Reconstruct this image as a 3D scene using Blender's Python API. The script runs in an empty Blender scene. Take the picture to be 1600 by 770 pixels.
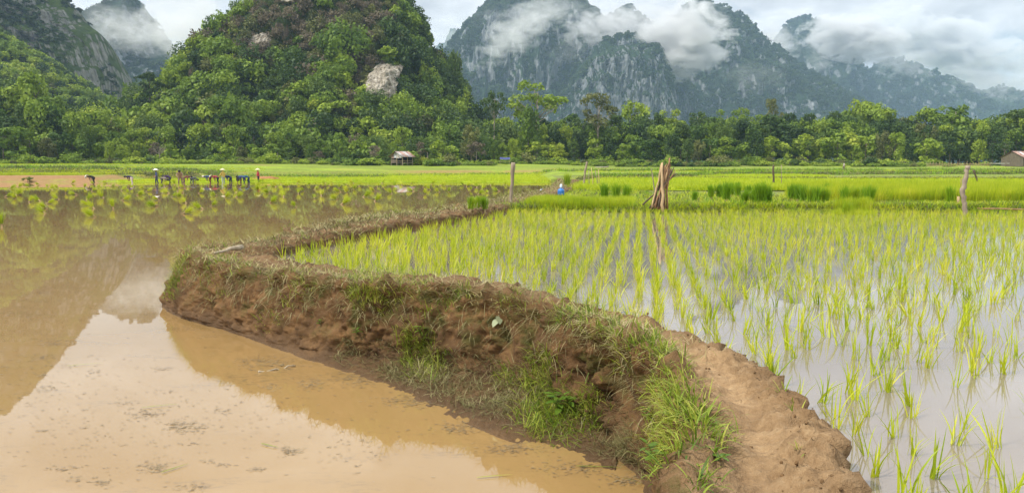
import bpy, bmesh, math, random
import numpy as np
from mathutils import Vector, Matrix

# ------------------------------------------------------------------ camera, sky, sun, exposure
scene = bpy.context.scene
C = scene.collection
FPX, CX, CY, HZ = 1250.0, 800.0, 385.0, 252.0      # photograph pixels: focal length, centre, horizon row
CAMZ = 2.5
PITCH = math.atan((CY - HZ) / FPX)
cam_data = bpy.data.cameras.new('camera')
cam_data.sensor_width = 36.0
cam_data.lens = FPX / 1600.0 * 36.0
cam_data.clip_start = 0.05
cam_data.clip_end = 20000.0
cam = bpy.data.objects.new('camera', cam_data)
C.objects.link(cam)
cam.location = (0, 0, CAMZ)
cam.rotation_euler = (math.pi / 2 - PITCH, 0, 0)
scene.camera = cam

SUN_DIR = Vector((-0.62, -0.30, 0.80)).normalized()   # towards the sun
sun_el = math.asin(SUN_DIR.z)
sun_az = math.atan2(SUN_DIR.x, SUN_DIR.y)

world = bpy.data.worlds.new('World')
scene.world = world
world.use_nodes = True
wt = world.node_tree
wt.nodes.clear()
def wn(t, **kw):
    n = wt.nodes.new(t)
    for k, v in kw.items():
        setattr(n, k, v)
    return n
def wmath(op, a, b=None, clamp=False):
    n = wn('ShaderNodeMath', operation=op, use_clamp=clamp)
    for i, v in enumerate((a, b)):
        if v is None: continue
        if isinstance(v, (int, float)): n.inputs[i].default_value = v
        else: wt.links.new(v, n.inputs[i])
    return n.outputs[0]
w_out = wn('ShaderNodeOutputWorld'); w_bg = wn('ShaderNodeBackground')
w_bg.inputs['Strength'].default_value = 0.1
w_sky = wn('ShaderNodeTexSky', sky_type='NISHITA')
w_sky.sun_disc = False
w_sky.sun_elevation = sun_el
w_sky.sun_rotation = sun_az
w_tc = wn('ShaderNodeTexCoord')
w_sep = wn('ShaderNodeSeparateXYZ'); wt.links.new(w_tc.outputs['Generated'], w_sep.inputs[0])
zc = wmath('ADD', wmath('ABSOLUTE', w_sep.outputs['Z']), 0.38)
w_comb = wn('ShaderNodeCombineXYZ')
wt.links.new(wmath('DIVIDE', w_sep.outputs['X'], zc), w_comb.inputs[0])
wt.links.new(wmath('DIVIDE', w_sep.outputs['Y'], zc), w_comb.inputs[1])
w_comb.inputs[2].default_value = 1.3
def wnoise(scale, det, rough, dist=0.0, vec=None):
    n = wn('ShaderNodeTexNoise')
    n.inputs['Scale'].default_value = scale; n.inputs['Detail'].default_value = det
    n.inputs['Roughness'].default_value = rough; n.inputs['Distortion'].default_value = dist
    wt.links.new(vec or w_comb.outputs[0], n.inputs['Vector'])
    return n.outputs['Fac']
def wramp(fac, stops):
    r = wn('ShaderNodeValToRGB')
    els = r.color_ramp.elements
    while len(els) < len(stops): els.new(0.5)
    for e, (p, c) in zip(els, stops):
        e.position = p; e.color = c if len(c) == 4 else (*c, 1)
    wt.links.new(fac, r.inputs['Fac'])
    return r.outputs['Color']
n_cover = wnoise(1.9, 7, 0.55, 0.3)
cover = wramp(n_cover, [(0.30, (0, 0, 0)), (0.40, (1, 1, 1))])
n_shade = wnoise(3.0, 8, 0.56, 0.4)
CLOUD_GAIN = 1.32
cloud_col = wramp(n_shade, [(0.32, (0.50, 0.51, 0.54)), (0.46, (0.68, 0.69, 0.71)), (0.58, (0.92, 0.92, 0.92)), (0.72, (1.12, 1.11, 1.09))])
w_sc = wn('ShaderNodeVectorMath', operation='SCALE'); wt.links.new(cloud_col, w_sc.inputs[0])
wt.links.new(wmath('MULTIPLY', wmath('ADD', wmath('MULTIPLY', w_sep.outputs['Z'], 0.9), 1.0), 8.6 * CLOUD_GAIN), w_sc.inputs['Scale'])   # overcast: brighter towards the zenith
w_mix = wn('ShaderNodeMix', data_type='RGBA')
wt.links.new(cover, w_mix.inputs[0]); wt.links.new(w_sky.outputs[0], w_mix.inputs[6]); wt.links.new(w_sc.outputs[0], w_mix.inputs[7])
wt.links.new(w_mix.outputs[2], w_bg.inputs['Color'])
wt.links.new(w_bg.outputs[0], w_out.inputs['Surface'])

sun_data = bpy.data.lights.new('sun', 'SUN')
sun_data.energy = 4.2
sun_data.angle = math.radians(3)
sun_data.color = (1.0, 0.94, 0.84)
sun = bpy.data.objects.new('sun', sun_data)
C.objects.link(sun)
sun.rotation_euler = (-SUN_DIR).to_track_quat('-Z', 'Y').to_euler()
sun.location = (0, 0, 1200)

vs = scene.view_settings
vs.view_transform = 'Standard'; vs.look = 'None'; vs.gamma = 1.0; vs.use_curve_mapping = False
vs.exposure = 0.03
scene.cycles.volume_bounces = 2
scene.cycles.max_bounces = 8
scene.cycles.transmission_bounces = 4
scene.cycles.glossy_bounces = 3
scene.cycles.diffuse_bounces = 3
scene.cycles.use_denoising = True
scene.cycles.volume_step_rate = 1.0
scene.cycles.volume_max_steps = 64

# ------------------------------------------------------------------ projection helpers
def ray(px, py):
    u = (np.asarray(px, float) - CX) / FPX; v = (CY - np.asarray(py, float)) / FPX
    c, s = math.cos(PITCH), math.sin(PITCH)
    return u, c + v * s, -s + v * c
def atz(px, py, z):
    x, y, w = ray(px, py); t = (z - CAMZ) / w
    return np.array([x * t, y * t, z + 0 * t])
def aty(px, py, Y):
    x, y, w = ray(px, py); t = Y / y
    return np.array([x * t, Y + 0 * t, CAMZ + w * t])
def topx(P):
    P = np.asarray(P, float)
    c, s = math.cos(PITCH), math.sin(PITCH)
    d = P[..., 1] * c - (P[..., 2] - CAMZ) * s
    up = P[..., 1] * s + (P[..., 2] - CAMZ) * c
    return CX + FPX * P[..., 0] / d, CY - FPX * up / d, d

# ------------------------------------------------------------------ numpy noise
_pr = np.random.RandomState(7)
_perm = _pr.permutation(4096).astype(np.int64)
_g = _pr.normal(size=(4096, 3)); _g /= np.linalg.norm(_g, axis=1)[:, None]
def noise3(p):
    p = np.asarray(p, float); i = np.floor(p).astype(np.int64); f = p - i
    u = f * f * f * (f * (f * 6 - 15) + 10)
    def h(dx, dy, dz):
        a = _perm[(i[..., 0] + dx) & 4095]; a = _perm[(a + i[..., 1] + dy) & 4095]; a = _perm[(a + i[..., 2] + dz) & 4095]
        g = _g[a]
        return g[..., 0] * (f[..., 0] - dx) + g[..., 1] * (f[..., 1] - dy) + g[..., 2] * (f[..., 2] - dz)
    x, y, z = u[..., 0], u[..., 1], u[..., 2]
    a = h(0,0,0) * (1 - x) + h(1,0,0) * x; b = h(0,1,0) * (1 - x) + h(1,1,0) * x
    c = h(0,0,1) * (1 - x) + h(1,0,1) * x; d = h(0,1,1) * (1 - x) + h(1,1,1) * x
    return ((a * (1 - y) + b * y) * (1 - z) + (c * (1 - y) + d * y) * z) * 1.6
def fbm(p, oct=4, rough=0.5, ridged=False):
    p = np.asarray(p, float); s = 0; a = 1.0; tot = 0
    for k in range(oct):
        n = noise3(p + 17.3 * k)
        if ridged: n = 1 - 2 * np.abs(n)
        s = s + a * n; tot += a; a *= rough; p = p * 2.03
    return s / tot
def sstep(a, b, x):
    t = np.clip((np.asarray(x, float) - a) / (b - a), 0, 1)
    return t * t * (3 - 2 * t)

# ------------------------------------------------------------------ mesh helpers
def mesh_np(name, verts, faces, mats=(), attrs=None, smooth=False, mat_idx=None):
    """faces: list of int arrays (each n x k)"""
    me = bpy.data.meshes.new(name)
    verts = np.asarray(verts, np.float32)
    faces = [np.asarray(f, np.int32) for f in faces if len(f)]
    me.vertices.add(len(verts)); me.vertices.foreach_set('co', verts.ravel())
    nl = sum(f.size for f in faces); npoly = sum(len(f) for f in faces)
    me.loops.add(nl); me.polygons.add(npoly)
    me.loops.foreach_set('vertex_index', np.concatenate([f.ravel() for f in faces]))
    tot = np.concatenate([np.full(len(f), f.shape[1], np.int32) for f in faces])
    st = np.concatenate([[0], np.cumsum(tot)[:-1]]).astype(np.int32)
    me.polygons.foreach_set('loop_start', st)
    if smooth: me.polygons.foreach_set('use_smooth', np.ones(npoly, bool))
    for m in mats: me.materials.append(m)
    if mat_idx is not None: me.polygons.foreach_set('material_index', np.asarray(mat_idx, np.int32))
    for k, v in (attrs or {}).items():
        v = np.asarray(v, np.float32)
        if v.ndim == 1:
            a = me.attributes.new(k, 'FLOAT', 'POINT'); a.data.foreach_set('value', v)
        else:
            a = me.attributes.new(k, 'FLOAT_VECTOR', 'POINT'); a.data.foreach_set('vector', v.ravel())
    me.update(calc_edges=True)
    me.validate()
    return me

def link(name, data, parent=None, label=None, cat=None, group=None, kind=None, loc=None, rot=None, scale=None):
    o = bpy.data.objects.new(name, data); C.objects.link(o)
    if parent is not None: o.parent = parent
    if label: o['label'] = label
    if cat: o['category'] = cat
    if group: o['group'] = group
    if kind: o['kind'] = kind
    if loc is not None: o.location = [float(v) for v in loc]
    if rot is not None: o.rotation_euler = rot
    if scale is not None: o.scale = scale if hasattr(scale, '__len__') else (scale,) * 3
    return o

class MB:
    """collects simple solid shapes into one mesh"""
    def __init__(s): s.v = []; s.f = []; s.n = 0
    def add(s, v, f):
        v = np.asarray(v, float)
        for a in f: s.f.append(tuple(int(i) + s.n for i in a))
        s.v.append(v); s.n += len(v); return s
    def tube(s, pts, rad, sides=7, cap=True):
        pts = np.asarray(pts, float); n = len(pts); rad = np.broadcast_to(np.asarray(rad, float), (n,))
        vs_ = []; ref = None
        for i in range(n):
            t = pts[min(i + 1, n - 1)] - pts[max(i - 1, 0)]; t = t / (np.linalg.norm(t) + 1e-9)
            if ref is None:
                ref = np.cross(t, [0, 0, 1.0]) if abs(t[2]) < 0.9 else np.cross(t, [1.0, 0, 0])
            a = ref - t * np.dot(ref, t); a /= np.linalg.norm(a) + 1e-9; ref = a; b = np.cross(t, a)
            for k in range(sides):
                w = 2 * math.pi * k / sides
                vs_.append(pts[i] + rad[i] * (math.cos(w) * a + math.sin(w) * b))
        fs = []
        for i in range(n - 1):
            for k in range(sides):
                fs.append((i * sides + k, i * sides + (k + 1) % sides, (i + 1) * sides + (k + 1) % sides, (i + 1) * sides + k))
        if cap:
            fs.append(tuple(range(sides))[::-1]); fs.append(tuple((n - 1) * sides + k for k in range(sides)))
        return s.add(vs_, fs)
    def box(s, c, size, rotz=0.0, M=None):
        c = np.asarray(c, float); h = np.asarray(size, float) / 2
        v = np.array([[x, y, z] for x in (-1, 1) for y in (-1, 1) for z in (-1, 1)]) * h
        if M is not None: v = v @ np.asarray(M, float).T
        cr, sr = math.cos(rotz), math.sin(rotz)
        v = np.stack([v[:, 0] * cr - v[:, 1] * sr, v[:, 0] * sr + v[:, 1] * cr, v[:, 2]], 1) + c
        return s.add(v, [(0, 1, 3, 2), (4, 6, 7, 5), (0, 4, 5, 1), (2, 3, 7, 6), (0, 2, 6, 4), (1, 5, 7, 3)])
    def lathe(s, prof, c=(0, 0, 0), sides=20):
        vs_ = []; fs = []
        for (r, z) in prof:
            for k in range(sides):
                w = 2 * math.pi * k / sides; vs_.append((c[0] + r * math.cos(w), c[1] + r * math.sin(w), c[2] + z))
        for i in range(len(prof) - 1):
            for k in range(sides):
                fs.append((i * sides + k, i * sides + (k + 1) % sides, (i + 1) * sides + (k + 1) % sides, (i + 1) * sides + k))
        return s.add(vs_, fs)
    def mesh(s, name, mat, smooth=False):
        me = bpy.data.meshes.new(name)
        me.from_pydata(np.concatenate(s.v).tolist(), [], s.f)
        if mat: me.materials.append(mat)
        if smooth:
            me.polygons.foreach_set('use_smooth', np.ones(len(me.polygons), bool))
        me.update(); return me

def grid_faces(nr, nc):
    i = np.arange(nr - 1)[:, None] * nc + np.arange(nc - 1)[None]
    return np.stack([i, i + 1, i + nc + 1, i + nc], -1).reshape(-1, 4)

def blades(base, az, length, lean, bend, width, segs=3, twist=None, rnd=None, flat=None):
    """grass blades as tapered strips; returns verts, quads, tris, rnd, tpos"""
    n = len(base); t = np.linspace(0, 1, segs + 1)
    az = np.asarray(az); L = np.asarray(length)[:, None]
    th = np.asarray(lean)[:, None] + np.asarray(bend)[:, None] * t[None]
    ds = L / segs
    hx = np.concatenate([np.zeros((n, 1)), np.cumsum(np.sin((th[:, :-1] + th[:, 1:]) / 2) * ds, 1)], 1)
    hz = np.concatenate([np.zeros((n, 1)), np.cumsum(np.cos((th[:, :-1] + th[:, 1:]) / 2) * ds, 1)], 1)
    ca, sa = np.cos(az)[:, None], np.sin(az)[:, None]
    P = np.stack([base[:, 0:1] + hx * ca, base[:, 1:2] + hx * sa, base[:, 2:3] + hz], -1)
    tw = np.zeros(n) if twist is None else twist
    sx = -np.sin(az + tw); sy = np.cos(az + tw)
    wprof = np.array([0.7] + [1.0 - 0.75 * (k / segs) ** 2 for k in range(1, segs)])
    W = np.asarray(width)[:, None] * 0.5 * wprof[None]
    S = np.stack([sx[:, None] * W, sy[:, None] * W, np.zeros_like(W)], -1)
    Lf = P[:, :-1] - S; Rt = P[:, :-1] + S
    V = np.concatenate([np.stack([Lf, Rt], 2).reshape(n, 2 * segs, 3), P[:, -1:]], 1)
    k = 2 * segs + 1; b = (np.arange(n) * k)[:, None]
    q = []
    for i in range(segs - 1):
        q.append(np.concatenate([b + 2 * i, b + 2 * i + 1, b + 2 * i + 3, b + 2 * i + 2], 1))
    tr = np.concatenate([b + 2 * segs - 2, b + 2 * segs - 1, b + 2 * segs], 1)
    r = np.random.RandomState(n).rand(n) if rnd is None else np.asarray(rnd)
    tp = np.concatenate([np.repeat(t[:-1], 2), [1.0]])
    return V.reshape(-1, 3), (np.concatenate(q) if q else np.zeros((0, 4), int)), tr, np.repeat(r, k), np.tile(tp, n)

# ------------------------------------------------------------------ material helpers
class NT:
    def __init__(s, name):
        s.m = bpy.data.materials.new(name); s.m.use_nodes = True; s.t = s.m.node_tree; s.t.nodes.clear()
        s.out = s.n('ShaderNodeOutputMaterial')
    def n(s, t, **kw):
        x = s.t.nodes.new(t)
        for k, v in kw.items(): setattr(x, k, v)
        return x
    def set(s, sock, v):
        if hasattr(v, 'is_output'): s.t.links.new(v, sock)
        elif v is not None:
            if hasattr(v, '__len__') and len(v) == 3 and getattr(sock, 'type', '') == 'RGBA': v = (*v, 1)
            sock.default_value = v
    def math(s, op, a, b=None, clamp=False):
        x = s.n('ShaderNodeMath', operation=op, use_clamp=clamp); s.set(x.inputs[0], a)
        if b is not None: s.set(x.inputs[1], b)
        return x.outputs[0]
    def mix(s, f, a, b, blend='MIX'):
        x = s.n('ShaderNodeMix', data_type='RGBA', blend_type=blend); s.set(x.inputs[0], f); s.set(x.inputs[6], a); s.set(x.inputs[7], b)
        return x.outputs[2]
    def noise(s, vec, scale, detail=4, rough=0.55, dist=0.0):
        x = s.n('ShaderNodeTexNoise'); s.set(x.inputs['Vector'], vec); x.inputs['Scale'].default_value = scale
        x.inputs['Detail'].default_value = detail; x.inputs['Roughness'].default_value = rough; x.inputs['Distortion'].default_value = dist
        return x.outputs['Fac']
    def ramp(s, f, stops):
        x = s.n('ShaderNodeValToRGB'); els = x.color_ramp.elements
        while len(els) < len(stops): els.new(0.5)
        for e, (p, c) in zip(els, stops):
            e.position = p
            if not hasattr(c, '__len__'): c = (c, c, c)
            e.color = (*c, 1)
        s.set(x.inputs[0], f); return x.outputs[0]
    def attr(s, name):
        x = s.n('ShaderNodeAttribute', attribute_name=name); return x.outputs['Fac']
    def pos(s): return s.n('ShaderNodeNewGeometry').outputs['Position']
    def obj(s): return s.n('ShaderNodeTexCoord').outputs['Object']
    def rand(s): return s.n('ShaderNodeObjectInfo').outputs['Random']
    def mapping(s, vec, scale=(1, 1, 1)):
        x = s.n('ShaderNodeMapping'); s.set(x.inputs[0], vec); x.inputs['Scale'].default_value = scale; return x.outputs[0]
    def bump(s, h, strength=0.5, dist=0.1, normal=None):
        x = s.n('ShaderNodeBump'); s.set(x.inputs['Height'], h); x.inputs['Strength'].default_value = strength; x.inputs['Distance'].default_value = dist
        if normal is not None: s.set(x.inputs['Normal'], normal)
        return x.outputs[0]
    def principled(s, color, rough=0.7, spec=0.3, normal=None, metallic=0.0, **kw):
        x = s.n('ShaderNodeBsdfPrincipled'); s.set(x.inputs['Base Color'], color); s.set(x.inputs['Roughness'], rough)
        s.set(x.inputs['Specular IOR Level'], spec); s.set(x.inputs['Metallic'], metallic)
        for k, v in kw.items(): s.set(x.inputs[k.replace('_', ' ')], v)
        if normal is not None: s.set(x.inputs['Normal'], normal)
        return x.outputs[0]
    def done(s, shader):
        s.t.links.new(shader, s.out.inputs['Surface']); return s.m

def foliage(name, stops, transl=0.35, nscale=0.15, rough=0.55, spec=0.25, leafvar=0.5, tip=None):
    """leaf material: colour from a ramp driven by leaf, plant and place variation; part of the light passes through"""
    k = NT(name)
    a = k.attr('rnd'); r = k.rand(); nz = k.noise(k.pos(), nscale, 3, 0.6)
    f = k.math('ADD', k.math('MULTIPLY', a, 0.40 * leafvar), k.math('MULTIPLY', r, 0.38))
    f = k.math('ADD', f, k.math('MULTIPLY', k.math('SUBTRACT', nz, 0.5), 1.3))
    f = k.math('ADD', f, 0.22)
    col = k.ramp(f, stops)
    if tip is not None:
        col = k.mix(k.math('POWER', k.attr('tpos'), tip[1]), col, tip[0])
    p = k.principled(col, rough, spec)
    if transl > 0:
        t = k.n('ShaderNodeBsdfTranslucent'); k.set(t.inputs['Color'], col)
        mx = k.n('ShaderNodeMixShader'); mx.inputs[0].default_value = transl
        k.t.links.new(p, mx.inputs[1]); k.t.links.new(t.outputs[0], mx.inputs[2])
        return k.done(mx.outputs[0])
    return k.done(p)

def wood(name, c1, c2, scale=6.0, rough=0.8):
    k = NT(name); o = k.obj()
    nz = k.noise(k.mapping(o, (1, 1, 0.12)), scale * 4, 5, 0.6); n2 = k.noise(o, scale, 4)
    f = k.math('ADD', k.math('MULTIPLY', nz, 0.6), k.math('MULTIPLY', n2, 0.5))
    col = k.ramp(f, [(0.3, c1), (0.75, c2)])
    return k.done(k.principled(col, rough, 0.2, k.bump(nz, 0.6, 0.01)))

def plain(name, c, rough=0.7, spec=0.3, var=0.25, scale=6.0):
    k = NT(name); nz = k.noise(k.obj(), scale, 4, 0.6)
    col = k.mix(nz, tuple(v * (1 - var) for v in c), tuple(min(1, v * (1 + var)) for v in c))
    return k.done(k.principled(col, rough, spec))

def scatter(name, protos, pts, rot, scl, idx, label=None, cat=None, kind='stuff', parent=None):
    """one object whose points each carry an instance of one of the prototype meshes (uncountable masses only)"""
    pts = np.asarray(pts, np.float32); me = bpy.data.meshes.new(name)
    me.vertices.add(len(pts)); me.vertices.foreach_set('co', pts.ravel())
    a = me.attributes.new('rot', 'FLOAT_VECTOR', 'POINT'); a.data.foreach_set('vector', np.asarray(rot, np.float32).ravel())
    a = me.attributes.new('scl', 'FLOAT_VECTOR', 'POINT'); a.data.foreach_set('vector', np.asarray(scl, np.float32).ravel())
    a = me.attributes.new('idx', 'INT', 'POINT'); a.data.foreach_set('value', np.asarray(idx, np.int32))
    o = link(name, me, parent, label, cat, None, kind)
    ng = bpy.data.node_groups.new(name + '_nodes', 'GeometryNodeTree')
    ng.interface.new_socket('Geometry', in_out='INPUT', socket_type='NodeSocketGeometry')
    ng.interface.new_socket('Geometry', in_out='OUTPUT', socket_type='NodeSocketGeometry')
    gi = ng.nodes.new('NodeGroupInput'); go = ng.nodes.new('NodeGroupOutput'); j = ng.nodes.new('GeometryNodeJoinGeometry')
    def na(nm, ty):
        x = ng.nodes.new('GeometryNodeInputNamedAttribute'); x.data_type = ty; x.inputs['Name'].default_value = nm
        return next(s for s in x.outputs if s.enabled)
    ar, as_, ai = na('rot', 'FLOAT_VECTOR'), na('scl', 'FLOAT_VECTOR'), na('idx', 'INT')
    for k, pm in enumerate(protos):
        po = bpy.data.objects.new(name + '_source', pm)
        oi = ng.nodes.new('GeometryNodeObjectInfo'); oi.inputs['Object'].default_value = po; oi.inputs['As Instance'].default_value = True
        cmp = ng.nodes.new('FunctionNodeCompare'); cmp.data_type = 'INT'; cmp.operation = 'EQUAL'
        ins = [s for s in cmp.inputs if s.enabled]
        ng.links.new(ai, ins[0]); ins[1].default_value = k
        ip = ng.nodes.new('GeometryNodeInstanceOnPoints')
        ng.links.new(gi.outputs[0], ip.inputs['Points']); ng.links.new(cmp.outputs[0], ip.inputs['Selection'])
        ng.links.new(oi.outputs['Geometry'], ip.inputs['Instance'])
        ng.links.new(ar, ip.inputs['Rotation']); ng.links.new(as_, ip.inputs['Scale'])
        ng.links.new(ip.outputs[0], j.inputs[0])
    ng.links.new(j.outputs[0], go.inputs[0])
    md = o.modifiers.new('scatter', 'NODES'); md.node_group = ng
    return o

def in_poly(x, y, poly):
    poly = np.asarray(poly, float); r = np.zeros(np.shape(x), bool); n = len(poly)
    for i in range(n):
        x1, y1 = poly[i]; x2, y2 = poly[(i + 1) % n]
        c = ((y1 > y) != (y2 > y)) & (x < (x2 - x1) * (y - y1) / (y2 - y1 + 1e-12) + x1)
        r ^= c
    return r
# ================================================================== materials of the setting
RW = 0.72      # level of the planted paddy's water; the muddy pond lies at 0

def water_mat(name, c1, c2, rough, bump_s, scale, spec=0.5, ior=1.4, scum=False):
    k = NT(name); p = k.pos()
    murk = k.noise(k.mapping(p, (1, 0.6, 1)), 0.35, 4, 0.55, 0.5)
    col = k.mix(murk, c1, c2)
    if scum:      # thin drifting films of silt and rotting straw
        f1 = k.ramp(k.noise(k.mapping(p, (.55, 1.3, 1)), .8, 7, .7, 1.2), [(.53, 0.0), (.64, 1.0)])
        f2 = k.ramp(k.noise(k.mapping(p, (1, 2.2, 1)), 9, 4, .7), [(.46, 0.0), (.66, .6)])
        col = k.mix(k.math('MULTIPLY', f1, f2), col, (.13, .095, .055))
    r1 = k.noise(k.mapping(p, (0.5, 1.2, 1)), scale, 3, 0.5)
    r2 = k.noise(k.mapping(p, (0.25, 1.0, 1)), scale * 0.22, 2, 0.5)
    h = k.math('ADD', k.math('MULTIPLY', r1, 0.3), r2)
    nr = k.bump(h, bump_s, 0.02)
    rr = k.math('ADD', k.math('MULTIPLY', k.noise(p, 0.13, 3), 0.03), rough)
    return k.done(k.principled(col, rr, spec, nr, IOR=ior))
M_pond = water_mat('muddy_water', (0.285, 0.178, 0.066), (0.345, 0.222, 0.09), 0.0, 0.05, 3.0, ior=1.6, scum=True)
M_paddy = water_mat('paddy_water', (0.19, 0.155, 0.125), (0.24, 0.195, 0.16), 0.005, 0.045, 5.0, 0.5, 1.95)

def earth_mat():
    k = NT('bund_earth'); p = k.pos()
    n1 = k.noise(p, 2.2, 6, 0.6); n2 = k.noise(p, 14, 5, 0.65); n3 = k.noise(p, 70, 4, 0.7)
    face = k.ramp(n1, [(0.30, (0.060, 0.034, 0.014)), (0.50, (0.15, 0.083, 0.033)), (0.68, (0.29, 0.16, 0.064))])
    face = k.mix(k.ramp(n2, [(0.35, 0.0), (0.70, 0.75)]), face, (0.115, 0.062, 0.03))
    path = k.ramp(n2, [(0.30, (0.26, 0.165, 0.085)), (0.55, (0.40, 0.265, 0.14)), (0.8, (0.50, 0.36, 0.21))])
    path = k.mix(k.ramp(n1, [(0.42, 0.0), (0.64, 0.55)]), path, (0.19, 0.115, 0.055))
    col = k.mix(k.attr('path'), face, path)
    moss = k.math('MULTIPLY', k.ramp(k.noise(p, 3.1, 5, 0.7), [(0.50, 0.0), (0.64, 0.75)]), k.attr('moss'))
    col = k.mix(moss, col, (0.075, 0.085, 0.018))
    col = k.mix(k.math('MULTIPLY', k.attr('wet'), 0.7), col, (0.10, 0.058, 0.026))
    n4 = k.ramp(k.noise(p, 160, 3, 0.7), [(0.60, 0.0), (0.72, 0.5)])
    col = k.mix(n4, col, (0.40, 0.28, 0.16))
    h = k.math('ADD', k.math('MULTIPLY', n2, 1.0), k.math('MULTIPLY', n3, 0.45))
    rough = k.math('SUBTRACT', 0.92, k.math('MULTIPLY', k.attr('wet'), 0.45))
    return k.done(k.principled(col, rough, 0.25, k.bump(h, 1.0, 0.035)))
M_earth = earth_mat()

def ground_mat(name, stops, scale, brown=0.35, bcol=(0.17, 0.10, 0.05), detail=7.0):
    k = NT(name); p = k.pos()
    n1 = k.noise(k.mapping(p, (0.35, 1.0, 1)), scale, 5, 0.6); n2 = k.noise(p, detail, 4, 0.65)
    f = k.math('ADD', k.math('MULTIPLY', n1, 0.6), k.math('MULTIPLY', n2, 0.4))
    col = k.ramp(f, stops)
    st = k.attr('bare')
    bare = k.math('MAXIMUM', st, k.ramp(k.noise(k.mapping(p, (0.2, 1, 1)), scale * 1.7, 5, 0.6), [(0.56, 0.0), (0.66, brown)]))
    col = k.mix(bare, col, k.mix(n2, bcol, tuple(v * 1.9 for v in bcol)))
    return k.done(k.principled(col, 0.9, 0.15, k.bump(n2, 0.8, 0.08)))
M_ground = ground_mat('meadow_ground', [(0.35, (0.10, 0.13, 0.025)), (0.5, (0.17, 0.22, 0.03)), (0.65, (0.24, 0.28, 0.05))], 0.09)
M_nursery = ground_mat('nursery_ground', [(0.35, (0.11, 0.12, 0.035)), (0.5, (0.18, 0.22, 0.05)), (0.66, (0.24, 0.24, 0.09))], 0.45, 0.6, (0.16, 0.11, 0.06), 9.0)
M_far = ground_mat('far_meadow', [(0.35, (0.11, 0.13, 0.03)), (0.5, (0.19, 0.25, 0.03)), (0.62, (0.28, 0.38, 0.03))], 0.06, 0.5, (0.20, 0.115, 0.055), 2.0)
M_field = ground_mat('rice_sheet', [(0.35, (0.27, 0.37, 0.012)), (0.5, (0.34, 0.45, 0.010)), (0.65, (0.40, 0.50, 0.014))], 0.12, 0.0, detail=3.0)

# ================================================================== base ground and water
def sheet(name, pts, z, mat, kind='structure'):
    me = bpy.data.meshes.new(name)
    me.from_pydata([(float(x), float(y), float(z)) for x, y in pts], [], [tuple(range(len(pts)))])
    me.materials.append(mat); me.update()
    if me.polygons[0].normal.z < 0: me.flip_normals()
    return link(name, me, kind=kind)
sheet('ground', [(-2500, -150), (2500, -150), (2500, 4200), (-2500, 4200)], -0.4, M_ground)
sheet('pond_water', [(-260, -40), (12, -40), (12, 99), (-260, 99)], 0.0, M_pond)

# ================================================================== the earth bund, lofted through measured stations
# (outer top edge, height, inner top edge, foot of the face, water's edge) in photograph pixels
ST = [((1075, 770), .95, (1318, 775), None, None), ((1085, 685), .95, (1292, 700), None, None), ((1080, 625), .95, (1250, 650), None, None),
      ((1055, 575), .95, (1196, 604), None, None), ((1005, 545), .95, (1138, 566), None, None), ((955, 522), .95, (1085, 540), (950, 668), (960, 735)),
      ((900, 500), .95, (1000, 507), (890, 640), (880, 705)), ((850, 482), .95, (920, 486), (830, 610), (800, 690)), ((780, 464), .95, (850, 468), (770, 590), (745, 668)),
      ((700, 452), .95, (780, 450), (700, 575), (680, 640)), ((620, 450), .93, (700, 438), (620, 562), (610, 605)), ((560, 448), .90, (620, 432), (560, 555), (545, 582)),
      ((500, 443), .87, (560, 428), (490, 548), (475, 560)), ((430, 434), .85, (500, 420), (425, 533), (418, 540)), ((370, 424), .85, (455, 412), (365, 513), (360, 519)),
      ((322, 414), .85, (425, 405), (310, 498), (305, 503)), ((298, 404), .85, (412, 402), (270, 484), (266, 489)), ((292, 399), .85, (412, 398), (256, 470), (252, 474)),
      ((305, 395), .85, (425, 394), None, None), ((345, 391), .85, (460, 386), None, None), ((400, 380), .87, (500, 377), None, None), ((460, 367), .90, (555, 366), None, None),
      ((520, 352), .95, (620, 352), None, None), ((600, 340), .95, (690, 341), None, None), ((680, 331), .93, (755, 331), None, None), ((740, 321), .92, (810, 320), None, None),
      ((800, 310), .92, (855, 309), None, None), ((850, 299), .92, (885, 299), None, None), ((868, 290), .95, (898, 291), None, None), ((874, 282), 1.0, (905, 282), None, None)]
Tw, Iw, Bw, Aw = [], [], [], []
def off(T, I, d, z):
    o = (T - I); o[2] = 0; o /= np.linalg.norm(o)
    r = T + o * d; r[2] = z; return r
for wT, wI in (((0.42, -4.0, .95), (1.35, -4.0, .95)), ((0.55, 1.0, .95), (1.42, 1.0, .95))):
    T, I = np.array(wT), np.array(wI); Tw.append(T); Iw.append(I); Bw.append(off(T, I, .2, .06)); Aw.append(off(T, I, .3, 0))
for k, (t, zt, i, b, a) in enumerate(ST):
    T = atz(*t, zt); I = atz(*i, zt - .02); Tw.append(T); Iw.append(I)
    far = k >= 18
    Bw.append(atz(*b, .07) if b else off(T, I, .30 if far else .17, .05))
    Aw.append(atz(*a, .0) if a else off(Bw[-1], I, .12, .0))
Tw, Iw, Bw, Aw = map(np.array, (Tw, Iw, Bw, Aw))
def catmull(P, t):
    n = len(P); i = np.clip(np.floor(t).astype(int), 0, n - 2); f = (t - i)[:, None]
    p0, p1, p2, p3 = P[np.clip(i - 1, 0, n - 1)], P[i], P[i + 1], P[np.clip(i + 2, 0, n - 1)]
    return 0.5 * ((2 * p1) + (-p0 + p2) * f + (2 * p0 - 5 * p1 + 4 * p2 - p3) * f * f + (-p0 + 3 * p1 - 3 * p2 + p3) * f ** 3)
tt = np.linspace(0, len(Tw) - 1, 12000)
mid = (catmull(Tw, tt) * .7 + catmull(Bw, tt) * .3)
seg = np.linalg.norm(np.diff(mid, axis=0), axis=1); dist = np.linalg.norm(mid[1:, :2], axis=1)
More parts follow.
